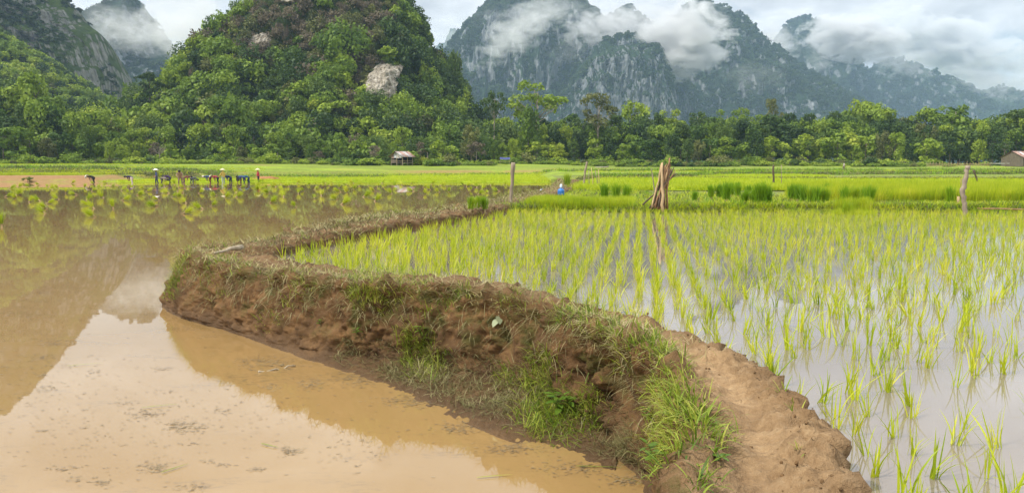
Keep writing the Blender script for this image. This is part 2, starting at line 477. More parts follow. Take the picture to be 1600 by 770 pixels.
wgt = seg / np.clip(0.0036 * dist, 0.018, 0.4); wgt[tt[1:] < 1.0] *= 0.2
cum = np.concatenate([[0], np.cumsum(wgt)])
ts = np.interp(np.arange(0, cum[-1]), cum, tt)
Ti, Ii, Bi, Ai = (catmull(P, ts) for P in (Tw, Iw, Bw, Aw))
Ai[:, 2] = 0
NS = len(ts)
outd = (Ti - Ii); outd[:, 2] = 0; outd /= np.linalg.norm(outd, axis=1)[:, None]
rows = []; zone = []
def rowset(P, Q, n, za, zb, bulge=None):
    for k in range(n):
        f = k / n; r = P * (1 - f) + Q * f
        if bulge is not None: r = r + bulge(f)
        rows.append(r); zone.append(za + (zb - za) * f)
up = np.array([0, 0, 1.0])
U0 = Ai + outd * .35; U0[:, 2] = -.3
W1 = Ii - outd * .16; W1[:, 2] = RW - .03
W2 = W1 - outd * .2; W2[:, 2] = .4
nearf = 1 - sstep(4.5, 9.0, np.linalg.norm(Ti[:, :2], axis=1))[:, None]
rowset(U0, Ai, 5, 0, 1)
rowset(Ai, Bi, 16, 1, 2)
rowset(Bi, Ti, 46, 2, 3, lambda f: outd * (.06 * math.sin(math.pi * f) + .05 * f ** 3))
rowset(Ti + outd * .05, Ii, 30, 3, 4, lambda f: up * (.05 * math.sin(math.pi * f) - nearf * .10 * math.sin(math.pi * f) ** 2 + .02))
rowset(Ii, W1, 12, 4, 5); rowset(W1, W2, 4, 5, 6); rows.append(W2); zone.append(6)
BP = np.stack(rows, 0); zone = np.array(zone)          # (across, along, 3)
NR = len(BP)
def grid_normals(P):
    a = np.gradient(P, axis=0); b = np.gradient(P, axis=1)
    n = np.cross(a, b); n /= np.linalg.norm(n, axis=-1, keepdims=True) + 1e-9
    return n
BN = grid_normals(BP)
if BN[NR * 2 // 3, NS // 2, 2] < 0: BN = -BN
Zg = zone[:, None] + 0 * BP[..., 0]
facem = sstep(1.6, 2.2, Zg) * (1 - sstep(3.0, 3.25, Zg)); topm = sstep(2.9, 3.1, Zg) * (1 - sstep(4.1, 4.5, Zg)); edge = np.exp(-((Zg - 4.0) / .28) ** 2) + .7 * np.exp(-((Zg - 3.0) / .13) ** 2)
dc = np.linalg.norm(BP[..., :2], axis=-1)
path_near = (1 - sstep(6.2, 8.2, dc)) * topm
near_edge = (1 - sstep(6.0, 8.0, dc)) * (np.exp(-((Zg - 3.12) / .26) ** 2) + np.exp(-((Zg - 4.0) / .30) ** 2))
n1 = fbm(BP * 1.7, 3); n2 = fbm(BP * 5.5 + 9, 4, .55); n3 = fbm(BP * 19 + 31, 3, .6)
cl = fbm(BP * 9.0 + 55, 3, .6, True)
amp = facem * .13 + topm * .04 + .03
disp = n1 * amp * .9 + n2 * (facem * .10 + topm * .022 + edge * .075 + .018) + n3 * (.016 + .012 * facem + edge * .02) + np.maximum(cl, 0) * edge * .05 + near_edge * (.085 * (fbm(BP * 6.5 + 77, 3, .6, True) - .35) + .045 * (fbm(BP * 15 + 7, 3, .65, True) - .3)) + facem * (.055 * (fbm(BP * 7 + 41, 4, .6, True) - .35) + .03 * (fbm(BP * 18 + 13, 3, .65, True) - .3)) + path_near * .02 * fbm(BP * np.array([7, 7, 7.0]) + 3, 3)
disp *= sstep(-.05, .5, Zg) * (1 - sstep(5.2, 5.8, Zg))
BP = BP + BN * disp[..., None]
# gullies and undercut pockets in the face, at the dark clefts of the photograph
for (gx, gy, r, dp) in ((770, 535, .17, .22), (930, 590, .16, .20), (690, 520, .12, .12), (480, 485, .12, .12), (960, 640, .15, .2), (600, 490, .15, .10)):
    px, py, d_ = topx(BP); m = facem * np.exp(-(((px - gx) / FPX * d_ / r) ** 2 + ((py - gy) / FPX * d_ / (r * 1.7)) ** 2))
    BP = BP - BN * (m * dp)[..., None]
BN = grid_normals(BP)
if BN[NR * 2 // 3, NS // 2, 2] < 0: BN = -BN
wet = np.clip(1 - BP[..., 2] / .22, 0, 1) * (Zg < 3) + np.clip(1 - (BP[..., 2] - RW) / .06, 0, 1) * (Zg > 4.2)
pathm = np.clip(path_near * 1.15 - edge * .15 - near_edge * (.55 + .5 * n2) + .35 * topm * sstep(-.1, .3, n1), 0, 1)
moss = facem * sstep(.1, .5, Zg - 2)
me = mesh_np('bund', BP.reshape(-1, 3), [grid_faces(NR, NS)[:, ::-1]], [M_earth],
             {'path': pathm.ravel(), 'wet': np.clip(wet, 0, 1).ravel(), 'moss': moss.ravel()}, True)
link('earth_bund', me, label='eroded brown earth bund curving between the muddy pond and the planted paddy', cat='bund')

def bund_point(px, py, zr=(1.0, 5.0)):
    """nearest visible bund vertex to a photograph pixel"""
    x, y, d = topx(BP); q = (x - px) ** 2 + (y - py) ** 2 + 1e9 * ((Zg < zr[0]) | (Zg > zr[1]) | (d < 1))
    i = np.argmin(q); return BP.reshape(-1, 3)[i], BN.reshape(-1, 3)[i]

# ================================================================== planted paddy water and nursery ground
cline = (Ti * .45 + Ii * .55)
front = cline[(cline[:, 1] < 28.2)]
pts = [tuple(p[:2]) for p in front[::4]]
PADDY = pts + [(70, 28.6), (70, -4)]
sheet('paddy_water', PADDY, RW, M_paddy)
back = cline[(ts > 18) & (cline[:, 1] > 27.5)]
ys = np.concatenate([np.linspace(27.6, 40, 70), np.linspace(40.5, 96, 90)])
xl = np.interp(ys, back[:, 1], back[:, 0]); xl[ys > back[-1, 1]] = back[-1, 0]
uu = np.linspace(0, 1, 200) ** 1.8
X = xl[:, None] + (360 - xl[:, None]) * uu[None]; Y = ys[:, None] + 0 * X
def nursery_z(x, y):
    z = 0.80 + .05 * fbm(np.stack([x * .35, y * .35, 0 * x], -1), 3) + .10 * np.exp(-((y - 28.6 - .3 * np.sin(x * .4)) / .55) ** 2) + .10 * np.exp(-((y - 77 - .05 * x) / 1.0) ** 2)
    return z - sstep(28.3, 27.6, y) * .3
Zn = nursery_z(X, Y)
link('nursery_ground', mesh_np('nursery_ground', np.stack([X, Y, Zn], -1).reshape(-1, 3), [grid_faces(*X.shape)], [M_nursery], None, True), kind='structure')

# far meadows and terraces: pond level on the left, nursery level on the right
def far_z(x, y):
    px = CX + FPX * x / y
    yb = np.interp(px, [-400, 140, 300, 420, 640, 870, 1000], [96.5, 97.5, 112, 135, 152, 158, 158])
    left = -.01 + .76 * sstep(0, 3.0, y - yb) + .35 * sstep(10, 13, y - yb) + .35 * sstep(26, 29, y - yb) + .4 * sstep(46, 50, y - yb)
    right = .80 + .25 * sstep(165, 175, y) + .3 * sstep(205, 212, y)
    w = sstep(3.0, 7.0, x - .02 * (y - 95)); w = w * (1 - sstep(150, 160, y)) + sstep(-5, 30, x) * sstep(150, 160, y)
    return left * (1 - w) + right * w + .05 * fbm(np.stack([x * .2, y * .2, 0 * x], -1), 3)
ys = np.concatenate([np.linspace(94.6, 160, 150), np.linspace(161, 430, 110)])
xs = np.linspace(-1, 1, 360); xs = np.sign(xs) * np.abs(xs) ** 1.25 * 420
X, Y = np.meshgrid(xs, ys)
Zf = far_z(X, Y); Zf = np.where((Y < 96.0) & (X < 6), -.2, Zf)
pxf = CX + FPX * X / Y; ybf = np.interp(pxf, [-400, 140, 300, 420, 640, 870, 1000], [96.5, 97.5, 112, 135, 152, 158, 158])
bare_far = sstep(-.6, .2, Y - ybf) * (1 - sstep(2.6, 3.8, Y - ybf)) * (X < 6) * np.interp(pxf, [-400, 140, 200, 330, 400, 600, 660, 880], [1, 1, .75, .6, .15, .1, .7, .6]) * sstep(-.5, -.1, fbm(np.stack([X * .25, Y * .25, 0 * X], -1), 3))
link('far_meadow', mesh_np('far_meadow', np.stack([X, Y, Zf], -1).reshape(-1, 3), [grid_faces(*X.shape)], [M_far], {'bare': bare_far.ravel()}, True), kind='structure')

# ================================================================== hill and mountains
def karst_mat(name, veg1, veg2, rock1, rock2, crown, rockbias=0.0, streak=0.03):
    k = NT(name); p = k.pos()
    g = k.n('ShaderNodeNewGeometry'); sx = k.n('ShaderNodeSeparateXYZ'); k.t.links.new(g.outputs['Normal'], sx.inputs[0])
    v = k.n('ShaderNodeTexVoronoi'); k.set(v.inputs['Vector'], p); v.inputs['Scale'].default_value = crown
    bumps = k.math('SUBTRACT', 1.0, v.outputs['Distance'])
    fine = k.noise(p, crown * 3, 4, 0.65)
    veg = k.mix(k.ramp(k.noise(p, crown * .22, 5, .6), [(.3, 0.0), (.7, 1.0)]), veg1, veg2)
    veg = k.mix(k.math('MULTIPLY', v.outputs['Color'], 0.35), veg, tuple(c * .45 for c in veg1))
    st = k.noise(k.mapping(p, (1, 1, .10)), streak, 6, .68)
    st2 = k.noise(k.mapping(p, (1, 1, .10)), streak * 5, 5, .65)
    rock = k.ramp(st2, [(.3, rock1), (.7, rock2)])
    steep = k.math('SUBTRACT', 1.0, sx.outputs[2])
    f = k.math('ADD', k.math('MULTIPLY', steep, .55), k.math('MULTIPLY', k.math('SUBTRACT', st, .5), 1.7))
    f = k.math('ADD', f, k.math('MULTIPLY', k.math('SUBTRACT', k.noise(p, crown, 3), .5), .5))
    f = k.math('ADD', f, rockbias)
    rm = k.ramp(f, [(.42, 0.0), (.56, 1.0)])
    col = k.mix(rm, veg, rock)
    h = k.math('ADD', k.math('MULTIPLY', bumps, .8), k.math('MULTIPLY', fine, .6))
    return k.done(k.principled(col, .95, .08, k.bump(h, 1.0, .55 / crown)))
M_mtn = karst_mat('far_karst', (.014, .030, .018), (.038, .066, .028), (.05, .06, .07), (.30, .315, .33), .085, .16, .026)
M_mtn2 = karst_mat('near_karst', (.03, .055, .014), (.08, .12, .025), (.05, .052, .05), (.32, .31, .285), .16, .12, .07)
M_hill = karst_mat('hill_soil', (.02, .035, .012), (.05, .07, .02), (.08, .06, .045), (.20, .16, .12), .3, -.05, .08)

def mountain(name, sil, Yr, depth, mat, seed, label, rib=22.0, shape=None, rows_=130, dens=1.1, crest=4.0, back=.7, cat='mountain', ribs=45.0):
    sil = np.array(sil, float)
    pxs = np.arange(sil[0, 0], sil[-1, 0], 1 / dens)
    pys = np.interp(pxs, sil[:, 0], sil[:, 1])
    P = aty(pxs, pys, Yr); Xc, H = P[0], np.maximum(P[2], -1.0)
    v = np.linspace(0, 1 + back * .6, rows_)
    shape = shape or [(0, 0), (.25, .16), (.45, .34), (.6, .62), (.78, .86), (1, 1)]
    sh = np.array(shape, float)
    Xg = Xc[None] + 0 * v[:, None]; Hg = H[None] + 0 * Xg
    s_off = seed * 37.1
    vw = v[:, None] + .10 * fbm(np.stack([Xg / (ribs * 2.2) + s_off, v[:, None] * 1.5 + 0 * Xg, 0 * Xg], -1), 4) * (1 - np.abs(np.clip(v[:, None], 0, 1) * 2 - 1) ** 3)
    prof = np.where(vw <= 1, np.interp(vw, sh[:, 0], sh[:, 1]), 1 - ((vw - 1) / back) ** 1.5 * .8)
    fine_c = crest * fbm(np.stack([Xg / 9 + s_off, 0 * Xg, 0 * Xg], -1), 3) * prof * (H[None] > 8)
    Z = Hg * prof + fine_c
    Yg = Yr - depth * (1 - v[:, None]) + 0 * Xg
    amp = rib * np.sin(np.pi * np.clip(v[:, None], 0, 1)) ** .6 * np.clip(Hg / 60, 0, 1)
    fine_c2 = crest * 1.6 * fbm(np.stack([Xg / (ribs * .7) + s_off, 0 * Xg, 0 * Xg + 5], -1), 3, .6) * prof * (Hg > 20); Z = Z + fine_c2
    r1 = fbm(np.stack([Xg / ribs + s_off, Yg / (ribs * 3), Z / (ribs * 3.5)], -1), 5, .55, True)
    r2 = fbm(np.stack([Xg / (ribs * .28) + s_off, Yg / ribs, Z / (ribs * .9)], -1), 4, .6)
    Yg = Yg - amp * r1 - amp * .35 * r2
    Z = np.maximum(Z + amp * .10 * r2 * (prof < .97), -1.0)
    G = np.stack([Xg, Yg, Z], -1)
    me = mesh_np(name, G.reshape(-1, 3), [grid_faces(*Xg.shape)], [mat], None, True)
    o = link(name, me, label=label, cat=cat)
    return G, o

HILL_SIL = [(196, 254), (222, 205), (250, 165), (282, 136), (330, 104), (352, 70), (364, 44), (388, 18), (430, -20), (480, -42), (560, -46), (612, -18), (640, 18), (652, 48), (666, 80), (690, 108), (712, 140), (732, 182), (758, 228), (786, 254)]
G_hill, _ = mountain('karst_hill', HILL_SIL, 310, 96, M_hill, 3, 'steep jungle covered hill with dry brown top behind the far paddies', rib=13, rows_=120, dens=.6, crest=1.5, ribs=26,
                     shape=[(0, 0), (.15, .10), (.4, .36), (.7, .74), (1, 1)], cat='hill')
G_slope, _ = mountain('forest_slope', [(-420, -100), (-200, -40), (-100, 5), (0, 66), (60, 104), (110, 140), (150, 172), (190, 212), (225, 254)], 400, 170, M_hill, 5,
                      'green forested slope below the grey cliff on the left', rib=8, rows_=80, dens=.35, crest=1, ribs=30, shape=[(0, 0), (.3, .22), (.6, .55), (1, 1)], cat='slope')
G_cliff, _ = mountain('cliff_mountain', [(-500, -380), (-200, -260), (0, -120), (60, -55), (100, -2), (130, 31), (156, 62), (176, 100), (184, 130), (188, 170), (196, 230), (204, 254)], 560, 120, M_mtn2, 8,
                      'grey limestone cliff rising above the forest on the left', rib=30, rows_=220, dens=1.6, crest=4, ribs=13, shape=[(0, 0), (.12, .2), (.3, .5), (.6, .8), (1, 1)])
G_b, _ = mountain('misty_peak', [(60, 254), (110, 130), (140, 45), (150, 22), (185, 4), (200, -4), (212, 0), (229, 26), (240, 52), (255, 80), (275, 84), (292, 86), (320, 110), (380, 160), (450, 254)], 1150, 330, M_mtn, 11,
                  'misty pointed peak in the gap between the cliff and the jungle hill', rib=26, crest=5)
G_d, _ = mountain('broad_mountain', [(640, 254), (690, 90), (708, 64), (722, 52), (735, 34), (752, 14), (775, -4), (830, -14), (880, -8), (908, 2), (930, 22), (940, 32), (965, 16), (985, 14), (1000, 30), (1030, 90), (1060, 160), (1100, 254)], 1650, 480, M_mtn, 14,
                  'broad blue grey limestone mountain rising just right of the jungle hill', rib=75, rows_=200, crest=9, ribs=70)
G_d2, _ = mountain('fluted_ridge', [(800, 254), (850, 190), (900, 110), (930, 72), (953, 57), (988, 58), (1010, 66), (1023, 74), (1034, 90), (1040, 120), (1046, 180), (1060, 254)], 1350, 150, M_mtn, 17,
                   'fluted grey cliff ridge in front of the broad mountain', rib=46, rows_=190, dens=1.6, crest=8, ribs=36, shape=[(0, 0), (.2, .25), (.4, .6), (.7, .88), (1, 1)])
G_e, _ = mountain('green_shoulder_mountain', [(940, 254), (1000, 120), (1050, 30), (1094, -2), (1117, 16), (1148, 39), (1165, 48), (1183, 70), (1200, 84), (1224, 105), (1260, 135), (1330, 190), (1420, 254)], 1850, 620, M_mtn, 21,
                  'tall mountain with a long green shoulder and a white cloud on its face', rib=70, rows_=180, crest=9, ribs=80)
G_f, _ = mountain('serrated_ridge', [(1080, 254), (1160, 150), (1205, 90), (1222, 50), (1230, 38), (1251, 29), (1270, 32), (1285, 40), (1298, 62), (1310, 112), (1345, 118), (1375, 98), (1400, 93), (1423, 105), (1446, 125), (1465, 128), (1485, 132), (1516, 152), (1540, 146), (1563, 140), (1585, 148), (1620, 175), (1700, 200), (1800, 254)], 2500, 560, M_mtn, 25,
                  'long blue serrated ridge stepping down towards the right edge', rib=85, rows_=180, crest=12, ribs=90)
G_f2, _ = mountain('knob_spur', [(1170, 254), (1205, 140), (1228, 92), (1240, 78), (1262, 74), (1279, 82), (1292, 98), (1306, 118), (1330, 150), (1380, 254)], 2150, 260, M_mtn, 29,
                   'steep rocky spur in front of the dark knob peak', rib=34, rows_=120, crest=7, ribs=40)
G_g, _ = mountain('distant_peak', [(640, 254), (670, 90), (684, 70), (695, 66), (704, 44), (712, 44), (722, 60), (740, 90), (780, 254)], 2900, 500, M_mtn, 31,
                  'pale distant peak showing just above the right flank of the jungle hill', rib=30, rows_=80, crest=6)

# ================================================================== haze and mist
def haze_mat(name, density, col=(.50, .72, 1.0), aniso=0.0):
    k = NT(name); v = k.n('ShaderNodeVolumePrincipled')
    v.inputs['Color'].default_value = (*col, 1); v.inputs['Density'].default_value = density; v.inputs['Anisotropy'].default_value = aniso
    k.t.links.new(v.outputs[0], k.out.inputs['Volume']); return k.m
link('haze', MB().box((0, 2010, 248), (5300, 4640, 503)).mesh('haze', haze_mat('haze_air', .00016)), kind='stuff')

def mist_mat(name, density, scale, seed, thr):
    k = NT(name); o = k.obj()
    ln = k.n('ShaderNodeVectorMath', operation='LENGTH'); k.t.links.new(o, ln.inputs[0])
    mp = k.n('ShaderNodeMapping'); k.set(mp.inputs[0], k.pos()); mp.inputs['Location'].default_value = (seed * 3.1, seed * 1.7, seed); mp.inputs['Scale'].default_value = (.8, .8, 1.5)
    n = k.noise(mp.outputs[0], scale, 7, .64, .45)
    fall = k.math('SUBTRACT', 1.0, k.math('POWER', ln.outputs['Value'], 1.6))
    f = k.math('SUBTRACT', k.math('ADD', k.math('MULTIPLY', fall, .75), k.math('MULTIPLY', k.math('SUBTRACT', n, .5), 3.4)), thr)
    dn = k.math('MULTIPLY', k.math('MAXIMUM', f, 0.0), density)
    v = k.n('ShaderNodeVolumePrincipled'); v.inputs['Color'].default_value = (.985, .99, 1, 1)
    v.inputs['Anisotropy'].default_value = 0.2
    k.t.links.new(dn, v.inputs['Density']); k.t.links.new(v.outputs[0], k.out.inputs['Volume']); return k.m
_mist = bmesh.new(); bmesh.ops.create_icosphere(_mist, subdivisions=2, radius=1.12)
def mist(px, py, rx, ry, Y, depth, dens, seed, label, roll=0.0, thr=.12, nsc=None):
    c = aty(px, py, Y); s = Y / FPX
    me = bpy.data.meshes.new('mist_cloud'); _mist.to_mesh(me)
    me.materials.append(mist_mat('mist', dens, nsc or 1.6 / (min(rx, ry) * s), seed, thr))
    link('mist_cloud', me, label=label, cat='cloud', kind='stuff', loc=c, rot=(0, roll, 0), scale=(rx * s, depth, ry * s))
mist(1072, 62, 78, 60, 1330, 60, .12, 1, 'thick white cloud lying against the tall green shouldered mountain', -.25, .05)
mist(958, 42, 92, 32, 1400, 45, .06, 2, 'thin white cloud drifting over the top of the fluted ridge', -.15)
mist(815, 45, 95, 34, 1180, 45, .03, 3, 'diagonal veil of mist across the face of the broad mountain', -.62, .10)
mist(215, 52, 82, 34, 900, 50, .022, 4, 'mist wrapped round the shoulder of the pointed misty peak', 0.1, .08)
mist(292, 40, 58, 62, 960, 60, .035, 5, 'grey cloud filling the gap beside the jungle hill', 0, .02)
mist(1205, 72, 44, 34, 1750, 60, .035, 6, 'small cloud caught below the dark knob peak', .1)
mist(1335, 60, 84, 36, 2100, 70, .09, 7, 'long white cloud bank hiding the crest of the serrated ridge', .12, .0)
mist(1490, 80, 140, 52, 2900, 110, .06, 8, 'white cloud rising behind the lower end of the serrated ridge', .3, .0)
mist(1285, 92, 30, 26, 1980, 40, .010, 9, 'wisp of mist hanging over the rocky spur', 0)
mist(1180, 120, 60, 26, 1250, 40, .004, 10, 'faint wisp low over the green shoulder', .1)
mist(890, 82, 40, 20, 1230, 30, .005, 12, 'faint wisp on the dark middle of the broad mountain', -.2)
mist(715, 60, 50, 46, 2300, 80, .008, 13, 'pale mist around the distant peak beside the hill', 0)
mist(850, 20, 120, 26, 1300, 40, .012, 14, 'thin torn veil over the top of the broad mountain', -.1, .2)
mist(1010, 25, 70, 26, 1550, 40, .02, 15, 'cloud scrap behind the crest of the fluted ridge', .1, .12)
mist(1395, 92, 70, 24, 2150, 50, .02, 16, 'ragged cloud edge trailing along the crest of the serrated ridge', .35, .15)
mist(1540, 128, 70, 24, 2250, 50, .018, 17, 'thin cloud low on the last steps of the serrated ridge', .3, .15)
mist(170, 25, 60, 26, 800, 40, .010, 18, 'veil of cloud beside the crest of the left cliff', 0, .15)
# ================================================================== trees
GREEN = [(.05, (.022, .046, .010)), (.24, (.072, .135, .018)), (.45, (.17, .26, .024)), (.70, (.29, .38, .034)), (1.0, (.42, .46, .045))]
DARKG = [(.05, (.018, .038, .010)), (.40, (.050, .095, .020)), (.75, (.105, .165, .03)), (1.0, (.19, .25, .04))]
M_leaf = foliage('broad_leaves', GREEN, .30, .035)
M_leafd = foliage('dark_leaves', DARKG, .28, .05)
M_bamb = foliage('bamboo_leaves', [(.05, (.03, .06, .012)), (.4, (.085, .145, .025)), (.75, (.16, .235, .04)), (1, (.26, .33, .05))], .35, .06)
M_brown = foliage('dry_vines', [(.05, (.05, .038, .022)), (.40, (.125, .098, .06)), (.75, (.21, .17, .11)), (1, (.17, .19, .05))], .15, .08)
M_olive = foliage('olive_leaves', [(.05, (.05, .058, .02)), (.5, (.14, .155, .045)), (1, (.26, .27, .075))], .28, .06)
M_bark = wood('bark', (.07, .055, .04), (.22, .18, .14), 1.2)
M_barkl = wood('pale_bark', (.16, .13, .10), (.38, .33, .27), 1.2)

def leaf_quads(c, nrm, size, rs, aspect=.6):
    n = len(c); nrm = nrm / (np.linalg.norm(nrm, axis=1)[:, None] + 1e-9)
    r = rs.normal(size=(n, 3)); a = np.cross(nrm, r); a /= np.linalg.norm(a, axis=1)[:, None] + 1e-9
    b = np.cross(nrm, a); s = np.asarray(size)[:, None] * .5
    V = np.stack([c - a * s, c - b * s * aspect + nrm * s * .12, c + a * s - nrm * s * .2, c + b * s * aspect + nrm * s * .12], 1)
    q = np.arange(n * 4).reshape(n, 4)
    return V.reshape(-1, 3), q
def crown_mesh(name, clumps, n, leaf, mat, seed, droop=.0, up_=.35, mats=None):
    rs = np.random.RandomState(seed); cl = np.asarray(clumps, float)      # x y z rx rz
    w = cl[:, 3] * (cl[:, 3] + cl[:, 4]); k = rs.choice(len(cl), n, p=w / w.sum())
    d = rs.normal(size=(n, 3)); d /= np.linalg.norm(d, axis=1)[:, None]
    flip = (d[:, 2] < -.2) & (rs.rand(n) < .6); d[flip, 2] *= -1
    R = np.stack([cl[k, 3], cl[k, 3], cl[k, 4]], 1); rad = (1 - .45 * rs.rand(n) ** 2.2 + .10 * rs.normal(size=n))[:, None]
    c = cl[k, :3] + d * R * rad
    c[:, 2] -= droop * rs.rand(n)
    nr = d / R * cl[k, 3][:, None] + rs.normal(size=(n, 3)) * .65 + np.array([0, 0, up_])
    V, q = leaf_quads(c, nr, leaf * (.6 + .9 * rs.rand(n)), rs)
    cv = rs.rand(len(cl))
    rnd = np.repeat(.55 * rs.rand(n) + .45 * cv[k], 4)
    return mesh_np(name, V, [q], [mat], {'rnd': rnd})
def trunk_mesh(name, H, r0, targets, seed, mat, lean=0.0, base=0.0):
    rs = np.random.RandomState(seed + 900); m = MB()
    top = np.array([lean * H, 0, H]); pts = [np.array([0, 0, -.4])]
    for f in (.12, .35, .6, .85, 1): pts.append(np.array([lean * H * f, 0, H * f]) + rs.normal(size=3) * r0 * .7 * f)
    pts = np.array(pts); m.tube(pts, [r0 * 1.5, r0 * 1.05, r0 * .9, r0 * .7, r0 * .45, r0 * .2], 7)
    for t in targets:
        t = np.array(t[:3], float); f = min(.9, max(.3, t[2] / H * .72)); a = np.array([lean * H * f, 0, H * f])
        mid_ = a * .45 + t * .55 + rs.normal(size=3) * .3; m.tube([a, mid_, t], [r0 * .42, r0 * .28, r0 * .10], 5)
    return m.mesh(name, mat, True)

def clumps_round(rs, H, R, n, z0=.25, r=(.28, .42)):
    out = []
    for i in range(n):
        f = rs.rand(); z = H * (z0 + (1 - z0) * f) ; ff = (z / H - z0) / (1 - z0)
        w = R * math.sqrt(max(.05, 1 - (2 * ff - .85) ** 2 / 1.6)); a = rs.rand() * 6.28; q = w * math.sqrt(rs.rand())
        s = R * rs.uniform(*r); out.append((q * math.cos(a), q * math.sin(a), min(z, H - s * .8), s, s * rs.uniform(.65, 1.0)))
    return out
TREES = {}
def def_tree(key, crown, trunk, H): TREES.setdefault(key, []).append((crown, trunk, H))
for sd in range(4):      # leafy round trees, leaves nearly to the ground
    rs = np.random.RandomState(100 + sd); H, R = 13, 4.4
    cl = clumps_round(rs, H, R, 26, .12); def_tree('round', crown_mesh('round_crown', cl, 1900, .78, M_leaf, sd), trunk_mesh('trunk', H * .8, .28, cl[:7], sd, M_bark), H)
for sd in range(3):      # darker, taller
    rs = np.random.RandomState(140 + sd); H, R = 16, 4.2
    cl = clumps_round(rs, H, R, 26, .25, (.24, .38)); def_tree('dark', crown_mesh('dark_crown', cl, 1800, .75, M_leafd, 20 + sd), trunk_mesh('trunk', H * .85, .26, cl[:8], 20 + sd, M_bark), H)
for sd in range(3):      # open tall trees, bare trunk and spreading top
    rs = np.random.RandomState(180 + sd); H, R = 20, 5.2
    cl = clumps_round(rs, H, R, 15, .58, (.22, .34)) + clumps_round(rs, H * .62, R * .55, 4, .5, (.18, .26))
    def_tree('tall', crown_mesh('tall_crown', cl, 1300, .72, [M_leaf, M_olive, M_leafd][sd], 40 + sd), trunk_mesh('trunk', H * .9, .30, cl[:12], 40 + sd, M_barkl), H)
for sd in range(3):      # vine-hung trees, hanging curtains of leaves
    rs = np.random.RandomState(220 + sd); H, R = 12, 3.6
    cl = [(x * .9, y * .9, z, s, s * 2.0) for x, y, z, s, _ in clumps_round(rs, H, R, 20, .28, (.24, .36))]
    def_tree('vine', crown_mesh('vine_crown', cl, 1900, .66, [M_leaf, M_olive, M_leafd][sd], 60 + sd, 1.2, .1), trunk_mesh('trunk', H * .8, .24, cl[:5], 60 + sd, M_bark), H)
for sd in range(3):      # bamboo clumps: arching plumes
    rs = np.random.RandomState(260 + sd); H = 14; cl = []; m = MB()
    for i in range(13):
        a = rs.rand() * 6.28; out_ = rs.uniform(1.2, 4.6); h = H * rs.uniform(.72, 1.0); b = np.array([math.cos(a), math.sin(a), 0])
        p = [b * .5 * rs.rand()]
        for f in np.linspace(.15, 1, 9):
            q = b * (.5 + out_ * f ** 2.4) + np.array([0, 0, h * (f if f < .8 else .8 + (f - .8) * .62)])
            p.append(q)
            if f > .2: cl.append((*q, .42 + .85 * math.sin(min(1, f) * 2.6), .55 + .75 * math.sin(f * 2.6)))
        m.tube(p, np.linspace(.07, .015, len(p)), 4)
    def_tree('bamboo', crown_mesh('bamboo_crown', cl, 2400, .60, M_bamb, 80 + sd, .5, .15), m.mesh('culms', wood('bamboo_culm', (.12, .13, .04), (.28, .27, .10), 2)), H)
for sd in range(2):      # brownish, partly dry
    rs = np.random.RandomState(300 + sd); H, R = 10, 3.2
    cl = clumps_round(rs, H, R, 18, .3); def_tree('dry', crown_mesh('dry_crown', cl, 1000, .58, M_brown, 95 + sd), trunk_mesh('trunk', H * .85, .18, cl[:9], 95 + sd, M_barkl), H)
for sd in range(2):      # small round bushes
    rs = np.random.RandomState(330 + sd); H, R = 4.5, 2.2
    cl = clumps_round(rs, H, R, 12, .1); def_tree('bush', crown_mesh('bush_crown', cl, 650, .52, M_leaf, 110 + sd), trunk_mesh('trunk', H * .7, .08, cl[:5], 110 + sd, M_bark), H)

def place_tree(kind, var, px, top, Y, label, group=None, name=None, wide=1.0, rz=None, zg=None, lean=0.0):
    cm, tm, H = TREES[kind][var % len(TREES[kind])]
    x = float(aty(px, 200, Y)[0]); z0 = float(far_z(np.array(x), np.array(float(Y)))) if zg is None else zg
    h = float(aty(px, top, Y)[2]) - z0; s = h / H
    root = link(name or {'bamboo': 'bamboo_clump', 'bush': 'bush'}.get(kind, 'broadleaf_tree'), None, label=label, cat={'bamboo': 'bamboo', 'bush': 'bush'}.get(kind, 'tree'), group=group,
                loc=(x, Y, z0), rot=(lean * .4, lean, random.random() * 6.28 if rz is None else rz), scale=(s * wide, s * wide, s))
    link('crown', cm, root); link('culms' if kind == 'bamboo' else 'trunk', tm, root)
    return root

random.seed(11)
place_tree('tall', 0, 838, 128, 232, 'tallest tree of the line, its wide crown standing out against the broad mountain', wide=1.25, name='spreading_tree', rz=1.0)
place_tree('vine', 0, 826, 172, 228, 'vine choked trunk mass under the tallest spreading tree', wide=.8, rz=2.0)
place_tree('tall', 1, 934, 146, 240, 'tall thin olive crowned tree below the fluted ridge', wide=1.05, name='tall_tree', rz=0.3)
place_tree('tall', 2, 772, 143, 230, 'slim tall tree at the right foot of the jungle hill', wide=.62, name='slim_tree', rz=2.2)
place_tree('tall', 1, 1206, 155, 262, 'thin brownish tree top poking above the bamboo of the right tree line', wide=.55, name='thin_tree', rz=.8)
place_tree('dark', 1, 236, 114, 255, 'big dark tree on the left shoulder of the jungle hill', wide=1.15, zg=16.0, name='shoulder_tree')
place_tree('bamboo', 1, 1122, 176, 236, 'bamboo plume arching to the right above the middle of the tree line', wide=.75, rz=.2, lean=.12)
place_tree('bamboo', 0, 140, 186, 203, 'rounded pale bamboo clump in front of the left forest', wide=.6)
place_tree('bush', 1, 1500, 170, 255, 'dark flat topped tree near the right end of the tree line', wide=.8, name='flat_topped_tree', rz=1)
place_tree('bush', 1, 38, 276.5, 97.6, 'low green bush on the brown earth bank at the far left of the pond', wide=1.9, rz=.4)
place_tree('bush', 0, 640, 236, 196, 'leafy shrub right behind the small field hut', wide=1.3, rz=.4)
place_tree('tall', 2, 1572, 222, 212, 'sparse grey tree leaning beside the barn with the rusty roof', wide=1.2, name='sparse_tree', rz=1.5)
